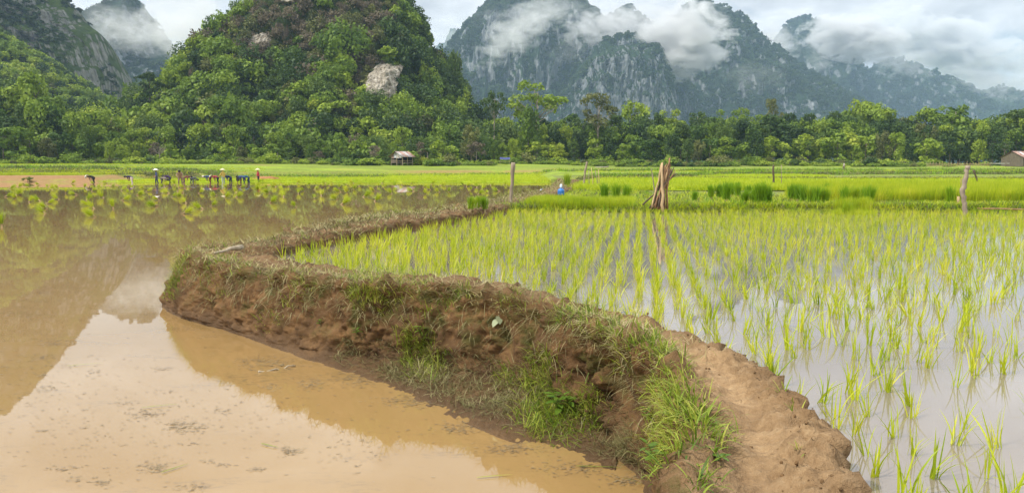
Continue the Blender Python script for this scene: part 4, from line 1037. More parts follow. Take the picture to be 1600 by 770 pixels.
zR = [(944.0, 316, 1.15), (962, 315, 1.15), (978, 316, 1.1), (1111, 311, 1.), (1124, 311, 1.), (1135, 317, 1.25), (1143, 307, 1.), (1153, 309, 1.), (1169, 309, .9), (1163, 324, .9), (1179, 324, .95),
      (1153, 303, .9), (1184, 325, 1.2), (1192, 325, 1.25), (1200, 325, 1.0), (1236, 315, 1.1), (1246, 316, 1.1), (1256, 318, 1.1), (1266, 320, 1.1), (1276, 321, 1.1), (1289, 321, 1.0), (1293, 313, 1.1), (1318, 322, 1.1), (1335, 321, 1.1), (1348, 320, 1.0), (1358, 325, 1.15), (1322, 330, .95), (1484, 320, 1.1), (886, 295, 1.4), (1085, 316, .7)]
for j, (px, py, s) in enumerate(zR):
    p = atz(px, py, .82); z = float(nursery_z(np.array(p[0]), np.array(p[1])))
    lab = 'dark green seedling sheaf piled on the low bed left of the stick bundle' if px < 980 and px > 900 else 'bright seedling clump beside the blue water jug' if px < 900 else 'tied seedling sheaf standing on the nursery ground left of the tall bed'
    if px > 1450: lab = 'small seedling sheaf left of the crooked post'
    put_sheaf(U_sheaf, j, (p[0], p[1], z + .13 * s), j * 1.3, s * 1.5, lab, 'seedling sheaves of the nursery')
for px, py in ((735, 331), (746, 330), (757, 331)):
    q, _ = bund_point(px, py, (3, 5)); put_sheaf(U_sheaf, px, (q[0], q[1], q[2] + .10), px, 1.05, 'seedling sheaf set down on the far part of the bund left of the wooden post', 'seedling sheaves on the bund')

# low overgrown bunds between the far fields
def weed_line(name, a, b, z, n, wpx, s, prot, label, zf, gap=.0):
    rs = np.random.RandomState(n); f = rs.rand(n); keep = fbm(np.stack([f * 14, 0 * f + n, 0 * f], -1), 3) > -.35 + gap; f = f[keep]; n = len(f)
    px = a[0] + (b[0] - a[0]) * f; py = a[1] + (b[1] - a[1]) * f + 1.2 * fbm(np.stack([f * 9, 0 * f + 3, 0 * f], -1), 3) + rs.normal(0, wpx, n)
    P = atz(px, py, z).T; P[:, 2] = zf(P[:, 0], P[:, 1]); sc = rs.uniform(*s, n)
    scatter(name, P_weed, P, np.stack([0 * sc, 0 * sc, rs.rand(n) * 6.28], 1), np.stack([sc * 2, sc * 2, sc], 1), rs.choice(prot, n), label, 'weeds')
weed_line('bund_weeds', (905, 280.5), (1640, 281.6), .82, 1500, .25, (1.2, 2.4), [2, 2, 0], 'weedy bund across the middle of the right fields', nursery_z)
weed_line('bund_weeds', (925, 277.6), (1110, 275.5), .82, 600, .3, (1.5, 3.0), [2, 3], 'dark weedy bund behind the leaning pole', lambda x, y: np.where(y < 95, nursery_z(x, y), far_z(x, y)))
weed_line('bund_weeds', (1100, 272.5), (1640, 271), .82, 1300, .5, (1.6, 3.2), [2, 2, 3], 'dull weedy strip before the far right fields', far_z)
weed_line('bund_weeds', (880, 267.6), (1640, 266.4), .82, 900, .3, (1.6, 3.6), [2, 3], 'thin dark bund near the right tree line', far_z, .2)
weed_line('bund_weeds', (-20, 271.6), (420, 271.2), .8, 1100, .4, (1.6, 3.2), [2, 2, 0], 'dull weedy terrace edge above the left rice strip', far_z)
weed_line('bund_weeds', (-20, 268.2), (600, 268.6), .9, 1100, .5, (1.8, 3.6), [2, 2, 3], 'long weedy terrace edge in front of the left forest', far_z)
weed_line('bund_weeds', (420, 274), (880, 269.4), .4, 900, .4, (1.6, 3.4), [2, 3, 0], 'weeds along the brown bank behind the bright rice', far_z, .1)
# ================================================================== grass of the bund
M_dry = foliage('cut_straw', [(.05, (.08, .07, .025)), (.3, (.21, .18, .07)), (.65, (.40, .34, .16)), (1, (.58, .51, .29))], .2, 1.2, .7, .2, 1.6)
M_mess = foliage('rotting_grass', [(.05, (.035, .034, .012)), (.35, (.11, .10, .035)), (.75, (.22, .20, .08)), (1, (.36, .32, .16))], .15, 1.5, .6, .3, 1.6)
M_grass = foliage('bund_grass', [(.05, (.04, .08, .008)), (.35, (.11, .19, .016)), (.7, (.25, .34, .03)), (1, (.44, .46, .08))], .35, 1.5, .5, .3, 1.7)
BPf, BNf, Zf_ = BP.reshape(-1, 3), BN.reshape(-1, 3), Zg.ravel()
bpx, bpy_, bd = topx(BPf)
tsf = (0 * Zg + ts[None]).ravel()
cell = np.linalg.norm(np.cross(np.gradient(BP, axis=0), np.gradient(BP, axis=1)), axis=-1).ravel()
def bund_pick(w, n, rs):
    w = np.clip(w, 0, None) * cell; w[(bd < .5)] = 0
    i = rs.choice(len(w), n, p=w / w.sum()); P = BPf[i] + rs.normal(0, .012, (n, 3)) * np.clip(bd[i] / 10, .5, 3)[:, None]
    return i, P
def make_grass(name, i, P, rs, L, W, lean, bend, mat, out=1.0, label=None, lod=True, lift=.0):
    n = len(P); N = BNf[i]; az0 = np.arctan2(N[:, 1], N[:, 0]); ran = rs.rand(n) * 6.28
    az = np.where(rs.rand(n) < out, az0 + rs.normal(0, .9, n), ran)
    k = np.clip(bd[i] / 9, .8, 2.5) if lod else 1.0
    V, q, t, r, tp = blades(P + N * lift, az, rs.uniform(*L, n), rs.uniform(*lean, n), rs.uniform(*bend, n), rs.uniform(*W, n) * k, 3, rs.uniform(-.7, .7, n), rs.rand(n))
    o = link(name, mesh_np(name, V, [q, t], [mat], {'rnd': r, 'tpos': tp}), label=label, cat='grass', kind='stuff'); return o
rs = np.random.RandomState(41)
patch = sstep(-.25, .25, fbm(BPf * 1.3 + 5, 3)); patch2 = sstep(-.1, .3, fbm(BPf * 2.6 + 25, 3))
nearp = sstep(5.6, 7.4, bd)                      # the trodden path near the camera is bare
onb2 = tsf > 19.5
lipw = 2.4 * np.exp(-((Zf_ - 3.12) / .2) ** 2) * (.35 + patch) * nearp * (bd < 60)
topw = ((Zf_ > 3.1) & (Zf_ < 4.3)) * (.22 + .7 * patch2) * nearp * np.where(onb2, 1.3, .9)
wd = (lipw + topw * .8) * np.clip(9 / bd, .12, 1)
i, P = bund_pick(wd, 21500, rs)
make_grass('cut_straw_grass', i, P, rs, (.07, .24), (.004, .009), (.9, 1.75), (-.3, .9), M_dry, .45, 'dry cut grass lying along the top of the bund', lift=.012)
i, P = bund_pick((lipw + topw * .35) * np.clip(9 / bd, .12, 1) * patch2, 4500, rs)
make_grass('lip_grass', i, P, rs, (.06, .20), (.004, .009), (.2, 1.3), (.2, 1.4), M_grass, .6, 'green blades sprouting along the lip of the bund')
b2w = onb2 * ((Zf_ > 2.2) & (Zf_ < 4.2)) * np.clip(12 / bd, .1, 1) * (bd < 60) * (.4 + patch)
i, P = bund_pick(b2w, 8000, rs)
make_grass('far_bund_grass', i, P, rs, (.08, .26), (.005, .010), (.3, 1.6), (.1, 1.2), M_mess, .5, 'dull dry grass covering the far arm of the bund')
# hanging roots and grass on the eroded face
fw = np.exp(-((Zf_ - 2.75) / .25) ** 2) * (patch2 + .15) * (bpx < 1080) * (tsf < 19) * (bd > 5.5)
i, P = bund_pick(fw, 1300, rs)
make_grass('hanging_grass', i, P, rs, (.07, .26), (.003, .007), (1.2, 2.2), (.3, 1.2), M_mess, .9, 'withered grass and roots hanging down the bund face')
aw = ((Zf_ > 1.15) & (Zf_ < 2.25)) * sstep(420, 560, bpx) * (tsf < 13.5) * (bpx < 1010) * (bd > 5) * (.25 + patch) * sstep(1.05, 1.5, Zf_)
i, P = bund_pick(aw, 6000, rs)
make_grass('apron_grass', i, P, rs, (.05, .20), (.004, .009), (.5, 1.7), (-.2, 1.0), M_mess, .6, 'flattened muddy grass on the mud shelf at the foot of the bund', lift=.005)
# green tufts at the places the photograph shows them: pixel, radius, blades, length
SPOTS = [(292, 408, 9, 160, .22), (282, 425, 9, 180, .24), (273, 442, 9, 180, .22), (266, 460, 8, 140, .18), (325, 412, 12, 90, .16), (352, 408, 12, 110, .16), (330, 440, 16, 70, .22), (345, 460, 12, 40, .18), (478, 447, 10, 60, .2), (455, 470, 14, 60, .2), (420, 500, 14, 60, .16),
         (555, 462, 14, 120, .24), (578, 458, 18, 190, .26), (600, 470, 18, 150, .24), (620, 455, 14, 90, .22), (650, 455, 14, 80, .2), (640, 530, 16, 160, .24), (655, 550, 20, 260, .28), (668, 575, 18, 160, .24), (690, 560, 12, 70, .24), (665, 490, 12, 60, .2), (700, 470, 14, 100, .2),
         (725, 462, 12, 80, .2), (790, 590, 16, 120, .22), (800, 470, 14, 90, .2), (845, 575, 14, 90, .26), (840, 600, 22, 240, .3), (860, 630, 26, 240, .24), (890, 640, 30, 300, .24), (915, 650, 22, 180, .24), (840, 650, 26, 240, .24), (850, 680, 26, 200, .2), (930, 620, 12, 60, .34),
         (880, 495, 16, 120, .22), (915, 505, 16, 150, .22), (950, 520, 16, 160, .22), (985, 535, 16, 170, .22), (1015, 545, 16, 170, .2), (1040, 560, 14, 150, .2), (860, 560, 12, 60, .2), (835, 555, 10, 50, .22), (970, 570, 14, 60, .2),
         (1050, 590, 16, 150, .16), (1060, 615, 20, 260, .2), (1070, 645, 22, 300, .22), (1050, 660, 24, 220, .24), (1090, 665, 18, 170, .2), (1120, 685, 16, 90, .17), (1040, 690, 22, 180, .22), (1035, 730, 20, 140, .2), (1095, 755, 14, 60, .16), (1065, 700, 16, 160, .24), (1030, 620, 14, 120, .22), (1240, 640, 6, 10, .14), (1250, 700, 6, 8, .12), (1225, 610, 6, 9, .14)]
ii = []; LL = []
for (sx, sy, r, nb, L) in SPOTS:
    w = np.exp(-(((bpx - sx) ** 2 + (bpy_ - sy) ** 2) / (2 * (r * .75) ** 2))) * (Zf_ > 1.1) * (Zf_ < 4.9)
    vis_ = BNf @ np.array([0, 0, 1.0]) * 0 + ((BNf * (np.array([0, 0, CAMZ]) - BPf)).sum(1) > -.05)
    w = w * vis_ * (bd < 20)
    w[w < .01] = 0
    if w.sum() == 0: continue
    j, _ = bund_pick(w, nb, rs); ii.append(j); LL.append(np.full(nb, L))
i = np.concatenate(ii); LL = np.concatenate(LL); n = len(i); N = BNf[i]
az = np.arctan2(N[:, 1], N[:, 0]) + rs.normal(0, 1.0, n)
V, q, t, r, tp = blades(BPf[i] + rs.normal(0, .012, (n, 3)), az, LL * rs.uniform(.35, 1.0, n), rs.uniform(.1, 1.1, n), rs.uniform(.2, 1.5, n), rs.uniform(.005, .012, n), 4, rs.uniform(-.6, .6, n), rs.rand(n))
link('green_grass', mesh_np('green_grass', V, [q, t], [M_grass], {'rnd': r, 'tpos': tp}), label='fresh green grass tufts growing on the bund face and lip', cat='grass', kind='stuff')

# crumbs and clods of earth on the path and face
rs = np.random.RandomState(43); clod = []
bm = bmesh.new(); bmesh.ops.create_icosphere(bm, subdivisions=2, radius=1); V0 = np.array([v.co[:] for v in bm.verts]); F0 = np.array([[v.index for v in f.verts] for f in bm.faces]); bm.free()
cm = []
for k in range(5):
    V = V0 * (1 + .35 * fbm(V0 * 1.4 + 13 * k, 3)[:, None]) * np.array([1, .85, .65]); cm.append(mesh_np('clod', V, [F0], [M_earth], {'path': np.full(len(V), .3)}, True))
w = ((np.exp(-((Zf_ - 4.0) / .22) ** 2) + .25 * ((Zf_ > 3) & (Zf_ < 4.4)) + .4 * np.exp(-((Zf_ - 3.0) / .1) ** 2)) * (bd < 8.5) + .12 * ((Zf_ > 1.2) & (Zf_ < 2.2)) * (bd < 10)) * (bd > 2.5)
i, P = bund_pick(w, 500, rs); s = .004 + .011 * rs.rand(500) ** 3
scatter('earth_crumbs', cm, P + BNf[i] * s[:, None] * .3, rs.rand(500, 3) * 6, np.stack([s, s, s], 1), rs.randint(0, 5, 500), 'crumbs and small clods of dry earth on the path', 'earth')

# ------------------------------------------------------------------ broad leaved weeds
def leaf_mesh(name, L, W, mat, curl=.25, n=6):
    V = []; q = []
    for j in range(n + 1):
        f = j / n; w = W * math.sin(math.pi * min(1, .06 + f * .94)) ** .8; z = -curl * L * f * f
        V += [(-w, L * f, z + .12 * w), (0, L * f, z), (w, L * f, z + .12 * w)]
    for j in range(n): q += [(3 * j, 3 * j + 1, 3 * j + 4, 3 * j + 3), (3 * j + 1, 3 * j + 2, 3 * j + 5, 3 * j + 4)]
    return mesh_np(name, V, [q], [mat], {'rnd': np.full(len(V), .5)}, True)
M_weed = foliage('weed_leaves', [(.1, (.05, .11, .012)), (.5, (.11, .20, .02)), (1, (.22, .32, .04))], .3, 2.0, .45, .35)
M_pale = plain('grey_green_leaf', (.30, .34, .20), .6, .3)
L_weed, L_pale = leaf_mesh('weed_leaf', .11, .022, M_weed), leaf_mesh('pale_leaf', .15, .05, M_pale, .4)
M_stem = plain('weed_stem', (.12, .17, .04), .7)
def weed(px, py, n, s, leafm, label, seed, spread=.9, h=.16):
    p, N = bund_point(px, py, (1.0, 4.5)); rs = np.random.RandomState(seed)
    root = link('broadleaf_weed', None, label=label, cat='weed', loc=p)
    ax = np.array([N[0] * .6, N[1] * .6, .6]) * h * s; m = MB(); m.tube([np.zeros(3) - ax * .2, ax * .5, ax], [.004, .003, .002], 5); link('stem', m.mesh('stem', M_stem), root)
    for k in range(n):
        a = k * 2.4 + rs.rand() * .5; f = .25 + .75 * k / max(1, n - 1); sc = s * rs.uniform(.75, 1.2) * (1.2 - .5 * f)
        link('leaf', leafm, root, loc=ax * f, rot=(rs.uniform(.1, .7) * spread, rs.uniform(-.3, .3), a), scale=sc)
weed(782, 500, 5, 1.15, L_pale, 'weed with large grey green leaves hanging over the middle of the bund face', 1, -1.4, .06)
weed(655, 520, 7, 1.0, L_weed, 'small leafy weed on the bund face above the left grass tuft', 2)
weed(880, 645, 12, 1.3, L_weed, 'leafy weed in the green tuft on the mud shelf', 3, .8, .26)
weed(905, 640, 12, 1.2, L_weed, 'leafy weed at the right of the mud shelf tuft', 4, .8, .26)
weed(1018, 660, 12, .8, L_weed, 'pale leafy weed climbing left of the bright grass by the path', 5, .8, .30)
weed(1028, 725, 9, 1.0, L_weed, 'broad leaved weed at the foot of the bund by the bottom edge', 6, .8, .2)
weed(500, 508, 8, .8, L_weed, 'little round leaved weed low on the left part of the bund face', 7)
weed(1120, 720, 6, .7, L_weed, 'tiny weed on the bare earth beside the path', 8, .9, .06)
weed(560, 520, 7, .8, L_weed, 'small weed between two grass tufts on the left bund face', 9)

# ------------------------------------------------------------------ floating straw and scum on the pond
M_scum = foliage('floating_scum', [(.05, (.09, .065, .04)), (.4, (.17, .125, .075)), (.8, (.27, .21, .12)), (1, (.42, .35, .2))], 0, 2.0, .6, .3, 1.0)
rs = np.random.RandomState(47); base = []; LN = []
DEB = [(81, 537, 20, 4, 60), (63, 558, 18, 6, 40), (105, 572, 24, 3, 12), (68, 586, 10, 2, 20), (152, 580, 12, 3, 14), (246, 575, 26, 4, 36), (72, 607, 14, 4, 30), (258, 611, 18, 3, 12), (190, 630, 20, 3, 22), (215, 640, 26, 3, 16), (230, 648, 22, 6, 70), (287, 665, 30, 9, 150), (300, 692, 18, 2, 14), (350, 642, 8, 3, 18),
       (452, 704, 18, 6, 80), (242, 730, 20, 9, 90), (94, 730, 16, 4, 30), (117, 748, 18, 4, 22), (158, 752, 12, 5, 40), (305, 760, 26, 5, 40), (403, 732, 12, 4, 26), (347, 726, 16, 3, 18), (326, 720, 8, 3, 14), (66, 672, 5, 2, 10), (420, 604, 16, 6, 40), (417, 567, 46, 9, 260), (487, 600, 20, 8, 110), (560, 592, 40, 12, 200), (640, 628, 40, 10, 220), (720, 668, 40, 9, 180), (800, 700, 40, 8, 160), (900, 730, 50, 9, 160), (980, 750, 30, 9, 140),
       (120, 415, 60, 12, 90), (180, 425, 50, 10, 90), (60, 455, 50, 10, 90), (30, 490, 30, 6, 50), (215, 375, 30, 6, 60), (250, 398, 22, 5, 90), (120, 390, 50, 6, 50), (150, 350, 100, 10, 60), (300, 345, 80, 8, 60), (40, 375, 40, 6, 30), (480, 345, 60, 6, 50), (180, 480, 30, 6, 40), (225, 490, 10, 3, 12), (330, 640, 120, 60, 160), (150, 690, 120, 60, 150), (100, 620, 90, 50, 120), (560, 700, 80, 40, 90), (40, 560, 50, 30, 90), (90, 440, 120, 30, 200), (200, 450, 80, 24, 120), (160, 560, 120, 40, 50), (450, 640, 60, 30, 40)]
for (cx_, cy_, a, b, n) in DEB:
    q = rs.normal(size=(n, 2)) * np.array([a, b]) * .6 + np.array([cx_, cy_]); P = atz(q[:, 0], np.maximum(q[:, 1], 300), .004).T; base.append(P); LN.append(np.full(n, .022 + .0006 * P[:, 1].mean()))
P = np.concatenate(base); n = len(P); P[:, 2] = rs.uniform(.002, .010, n); LN = np.concatenate(LN)
V, q, t, r, tp = blades(P, rs.normal(.12, .38, n) + math.pi * rs.randint(0, 2, n), LN * rs.uniform(.4, 2.0, n), np.full(n, 1.56), rs.uniform(-.04, .04, n), rs.uniform(.005, .013, n) * np.clip(P[:, 1] / 9, .7, 2), 3, None, rs.rand(n))
link('floating_straw', mesh_np('floating_straw', V, [q, t], [M_scum], {'rnd': r}), label='scattered straw and scum floating on the muddy pond', cat='debris', kind='stuff')
for (px, py, L, az, lab) in ((105, 571, .42, .35, 'single green blade floating at the left, below the scum patches'), (222, 636, .36, .35, 'bent green blade floating left of the largest scum patch'), (252, 737, .25, .9, 'short green blade floating over the scum patch near the bottom edge'), (408, 692, .22, -.5, 'yellowish blade floating above the small dark scum patch'), (745, 745, .3, .2, 'green blade floating near the bottom edge below the mud shelf'), (900, 727, .4, -.1, 'long yellow straw floating beside the mud shelf')):
    p = atz(px, py, .012)
    V, q, t, r, tp = blades(np.zeros((1, 3)), [az], [L], [1.54], [.06], [.014], 4); link('floating_leaf', mesh_np('floating_leaf', V, [q, t], [M_grass], {'rnd': r, 'tpos': tp}), label=lab, cat='leaf', loc=p)
M_drift = wood('driftwood', (.22, .17, .11), (.52, .44, .32), 3)
def stick(name, p, q, r0, r1, mat, label, cat, wob=.02, seed=1, sides=7, parent=None, group=None, n=6):
    rs = np.random.RandomState(seed); p, q = np.array(p, float), np.array(q, float); f = np.linspace(0, 1, n)[:, None]
    pts = (q - p) * f + rs.normal(size=(n, 3)) * wob * np.sin(np.pi * f) ; m = MB(); m.tube(pts, np.linspace(r0, r1, n) * (1 + .12 * rs.normal(size=n)), sides)
    return link(name, m.mesh(name, mat, True), parent, label, cat, group, loc=p)
stick('driftwood_stick', atz(404, 580, .012), atz(462, 571, .012), .014, .006, M_drift, 'thin pale stick floating on the pond in front of the bund', 'stick')
q1, _ = bund_point(345, 401, (3, 5)); q2, _ = bund_point(378, 393, (3, 5))
stick('bleached_branch', q1 + np.array([-.1, 0, .06]), q2 + np.array([0, 0, .09]), .02, .045, M_drift, 'bleached thick branch lying on the corner of the bund', 'branch', .02, 3)
# ================================================================== posts, sticks, jug and small things in the fields
M_post = wood('grey_post_wood', (.13, .10, .07), (.40, .33, .25), 2.5)
M_postd = wood('dark_post_wood', (.05, .04, .03), (.17, .13, .09), 2.5)
M_cane = wood('bamboo_cane', (.15, .08, .04), (.40, .25, .13), 3)
M_canel = wood('light_cane', (.33, .22, .11), (.58, .43, .25), 3)
def post(name, pts, r, mat, label, zb=.75, seed=1, cat='post'):
    """pts: pixels from foot to top, all at the distance of the foot"""
    f = atz(*pts[0], zb); Y = f[1]; P = [aty(x, y, Y) for x, y in pts]; P[0] = P[0] - np.array([0, 0, .25])
    rs = np.random.RandomState(seed); fine = []; rad = []
    R = np.interp(np.linspace(0, 1, len(pts)), np.linspace(0, 1, len(r)), r)
    for a in range(len(P) - 1):
        for k in range(4):
            g = k / 4; fine.append(P[a] * (1 - g) + P[a + 1] * g + rs.normal(size=3) * .012); rad.append((R[a] * (1 - g) + R[a + 1] * g) * (1 + .10 * rs.normal()))
    fine.append(P[-1]); rad.append(R[-1]); m = MB(); m.tube(np.array(fine) - f, rad, 9)
    return link(name, m.mesh(name, mat, True), label=label, cat=cat, loc=f)
post('wooden_post', [(797, 320), (799, 300), (801, 275), (802, 254)], [.070, .062, .075], M_post, 'straight grey wooden post at the end of the seedling sheaves on the bund', .9)
post('leaning_pole', [(911, 293), (913, 280), (915, 266), (917, 253)], [.07, .06, .065], M_post, 'slightly leaning pale pole left of four thin stakes', .8, 2)
for k, (a, b, lab) in enumerate((((921, 295), (920, 266), 'leftmost thin stake right of the leaning pale pole'), ((928, 295), (924, 262), 'second thin stake right of the leaning pale pole'), ((936, 294), (930, 266), 'thin stake leaning left, third right of the leaning pale pole'), ((937, 294), (935, 265), 'rightmost thin upright stake near the leaning pale pole'))):
    post('thin_stake', [a, b], [.028, .022], M_canel if k % 2 else M_post, lab, .8, 5 + k, 'stake')
post('dark_post', [(1208, 293), (1209, 276), (1208, 266), (1209, 258)], [.07, .065, .06], M_postd, 'short dark post standing in the rice beyond the nursery', .8, 3)
post('thin_stake', [(1221, 294), (1221, 258)], [.022, .018], M_post, 'thin grey stake just right of the short dark post', .8, 4, 'stake')
post('crooked_post', [(1508, 334), (1507, 318), (1503.5, 300), (1507, 285), (1510, 270), (1512, 260)], [.075, .07, .085, .07, .06, .085], M_post, 'thick crooked wooden post at the right paddy edge', .8, 6)
post('leaning_post', [(1530, 293), (1526, 280), (1521, 266)], [.05, .055, .07], M_postd, 'dark post leaning left behind the crooked post', .8, 7)
post('thin_stake', [(1502, 312), (1501.5, 279)], [.022, .018], M_cane, 'thin brown stake just left of the crooked post', .8, 8, 'stake')
post('bamboo_stub', [(1497.5, 326), (1497.5, 307)], [.045, .045], M_canel, 'short pale bamboo stub beside the crooked post', .8, 9, 'stake')
post('thin_stake', [(1024, 300), (1021, 282), (1017.5, 263)], [.035, .03, .022], M_post, 'single thin pole leaning just left of the stick bundle', .8, 10, 'stake')

# leaning bundle of bamboo sticks around an upright pole
f0 = atz(1034, 329, .82); Y0 = f0[1]; root = link('stick_bundle', None, label='bundle of brown bamboo sticks leaning on an upright pole at the paddy edge', cat='stick bundle', loc=f0)
def cane(a, b, r, mat, seed, dy=0.0):
    p, q = aty(*a, Y0 + dy) - f0, aty(*b, Y0 + dy * .3) - f0
    rs = np.random.RandomState(seed); f = np.linspace(0, 1, 7)[:, None]; m = MB(); m.tube(p + (q - p) * f + rs.normal(size=(7, 3)) * .015, np.linspace(r, r * .7, 7) * (1 + .08 * (np.arange(7) % 2)), 6)
    link('stick', m.mesh('stick', mat, True), root)
cane((1035, 331), (1034.5, 254), .055, M_canel, 1, -.25)
rs = np.random.RandomState(8)
for k in range(44):
    u = rs.rand(); bx = 1016 + 25 * u + rs.normal(0, 1.2); tx = 1056 - 24 * u + rs.normal(0, 1.8) if rs.rand() < .8 else rs.uniform(1033, 1045)
    cane((bx, 325 + rs.uniform(-2, 3)), (tx, rs.uniform(254, 268) + max(0, tx - 1045) * .5), rs.uniform(.018, .034), [M_cane, M_cane, M_postd, M_canel][rs.randint(4)], 20 + k, rs.uniform(-.2, .3))
cane((1042, 326), (1046, 246), .04, M_cane, 70); cane((1004, 320), (1056, 271), .03, M_postd, 71, .1); cane((1031, 324), (1032, 257), .035, M_postd, 72)

# blue water jug and small bottle on the bund
M_blue = plain('blue_plastic', (.03, .17, .50), .35, .5, .08); M_cap = plain('pale_plastic', (.65, .74, .80), .4, .5, .05)
c = atz(876.5, 305.5, .85); j = link('water_jug', None, label='blue plastic water jug with a pale cup on top, standing by the bund', cat='jug', loc=c, scale=1.0)
link('body', MB().lathe([(.0, 0), (.15, .0), (.165, .03), (.165, .10), (.158, .12), (.165, .14), (.165, .24), (.15, .28), (.08, .33), (.05, .35), (.05, .37)], sides=24).mesh('body', M_blue, True), j)
link('cup', MB().lathe([(.0, .37), (.055, .37), (.06, .40), (.06, .52), (.035, .55), (.0, .555)], sides=18).mesh('cup', M_cap, True), j)
h = MB(); h.tube([(.10, 0, .30), (.15, 0, .38), (.06, 0, .42)], .012, 6); link('handle', h.mesh('handle', M_blue, True), j)
q, N = bund_point(844, 300, (2.6, 4.6)); bt = link('plastic_bottle', None, label='small clear bottle lying on the bund left of the blue jug', cat='bottle', loc=q + np.array([0, 0, .06]), rot=(.9, .3, .5))
link('body', MB().lathe([(0, -.14), (.045, -.14), (.05, -.1), (.05, .06), (.02, .12), (.018, .14)], sides=14).mesh('body', M_cap, True), bt); link('cap', MB().lathe([(.02, .14), (.02, .17), (0, .17)], sides=12).mesh('cap', M_blue, True), bt)
stick('bamboo_pole', atz(1526, 325.5, .86), atz(1606, 327, .86), .03, .025, M_cane, 'brown bamboo pole lying on the ground right of the crooked post', 'pole', .01, 4)
stick('fallen_log', aty(929, 263, 180), aty(951, 260.5, 180), .22, .16, M_barkl, 'pale fallen log at the forest edge', 'log', .08, 5)

# ------------------------------------------------------------------ field hut with patched tin roof
def tin(name, c1, c2, rust):
    k = NT(name); o = k.obj(); n = k.noise(k.mapping(o, (1, 1, 1)), 1.3, 5, .65); n2 = k.noise(o, 9, 4)
    col = k.mix(k.ramp(n, [(.48, 0.0), (.6, rust)]), k.mix(n2, c1, c2), (.20, .085, .045)); return k.done(k.principled(col, .55, .4, None, .1))
M_tin = tin('tin_sheet', (.45, .47, .50), (.62, .63, .64), .7); M_tinr = tin('rusty_sheet', (.36, .20, .15), (.50, .36, .30), .9); M_tinw = tin('white_sheet', (.42, .40, .38), (.55, .53, .51), .7)
M_plank = wood('hut_planks', (.06, .05, .04), (.20, .16, .12), 2); M_plankl = wood('pale_planks', (.24, .19, .12), (.42, .34, .23), 2); M_dark = plain('dark_board', (.035, .03, .025), .9)
def corr(name, w, l, mat, parent, loc, M, amp=.03, n=24):
    """corrugated sheet: w across the ridges (x), l along them (y)"""
    x = np.linspace(-w / 2, w / 2, n * 2 + 1); z = amp * np.sin(np.arange(n * 2 + 1) * math.pi / 2 * 1.0)
    V = np.array([[a, s_ * l / 2, b + dz] for dz in (0, -.012) for s_ in (-1, 1) for a, b in zip(x, z)]); k = len(x)
    q = [(i, i + 1, k + i + 1, k + i) for i in range(k - 1)] + [(2 * k + i, 3 * k + i, 3 * k + i + 1, 2 * k + i + 1) for i in range(k - 1)]
    q += [(i, 2 * k + i, 2 * k + i + 1, i + 1) for i in range(k - 1)] + [(k + i, k + i + 1, 3 * k + i + 1, 3 * k + i) for i in range(k - 1)]
    V = V @ np.array(M).T + np.array(loc); return link(name, mesh_np(name, V, [q], [mat]), parent)
hx = aty(628, 262, 190); hz = float(far_z(np.array(hx[0]), np.array(190.0)))
hut = link('field_hut', None, label='small open field hut with a patched rusty tin roof at the hill foot', cat='hut', loc=(hx[0], 190, hz), rot=(0, 0, math.radians(-38)))
# local: gable front faces -x side towards the viewer's left, ridge along y ; width 3.6 (x), length 3.0 (y)
Wd, Ld, Ez, Rz = 4.2, 3.6, 2.05, 3.35
for (x, y) in ((-1.9, -1.6), (0, -1.6), (1.9, -1.6), (-1.9, 1.6), (1.9, 1.6), (1.9, 0), (-1.9, 0)):
    link('post', MB().tube([(x, y, -.3), (x, y, Ez)], .075, 8).mesh('post', M_plankl), hut)
sl = math.atan2(Rz - Ez, Wd / 2 + .35); sd = math.hypot(Rz - Ez, Wd / 2 + .35)
for sgn in (-1, 1):
    for k in range(4):
        M = Matrix.Rotation(sgn * sl, 3, 'Y') @ Matrix.Rotation(math.pi / 2, 3, 'Z')
        yc = (k - 1.5) * (Ld + .8) / 4
        corr('roof_sheet', (Ld + .8) / 4 + .06, sd + .1, [M_tinw, M_tinr, M_tinw, M_tinr][k] if sgn > 0 else [M_tinr, M_tin, M_tinr, M_dark][k], hut, (sgn * (Wd / 4 + .17), yc, (Ez + Rz) / 2 + .01 * (k % 2)), M, .022, 8)
for k, x in enumerate((-1.3, -.45, .45, 1.3)):
    zt = Ez + (Rz - Ez) * (1 - abs(x) / (Wd / 2 + .35)) - .08; zb = Ez - .35 + .12 * (k % 2)
    link('gable_sheet', MB().box((x, -1.72 + .01 * k, (zt + zb) / 2), (.84, .025, zt - zb)).mesh('gable_sheet', [M_tinr, M_tin, M_tinw, M_tin][k]), hut)
link('floor', MB().box((0, 0, .62), (3.9, 3.3, .10)).mesh('floor', M_plank), hut)
link('wall', MB().box((0, 1.62, 1.3), (3.8, .05, 1.4)).mesh('wall', M_dark), hut); link('wall', MB().box((-1.93, .0, 1.2), (.05, 3.2, 1.5)).mesh('wall', M_dark), hut)
for z in (.75, 1.15): link('rail', MB().tube([(1.93, -1.65, z), (1.93, 1.65, z)], .05, 6).mesh('rail', M_plankl), hut)
link('rail', MB().tube([(.1, -1.66, 1.05), (1.9, -1.66, 1.05)], .05, 6).mesh('rail', M_plankl), hut); link('wall', MB().box((-1.0, -1.63, 1.0), (1.6, .04, .85)).mesh('wall', M_plank), hut)

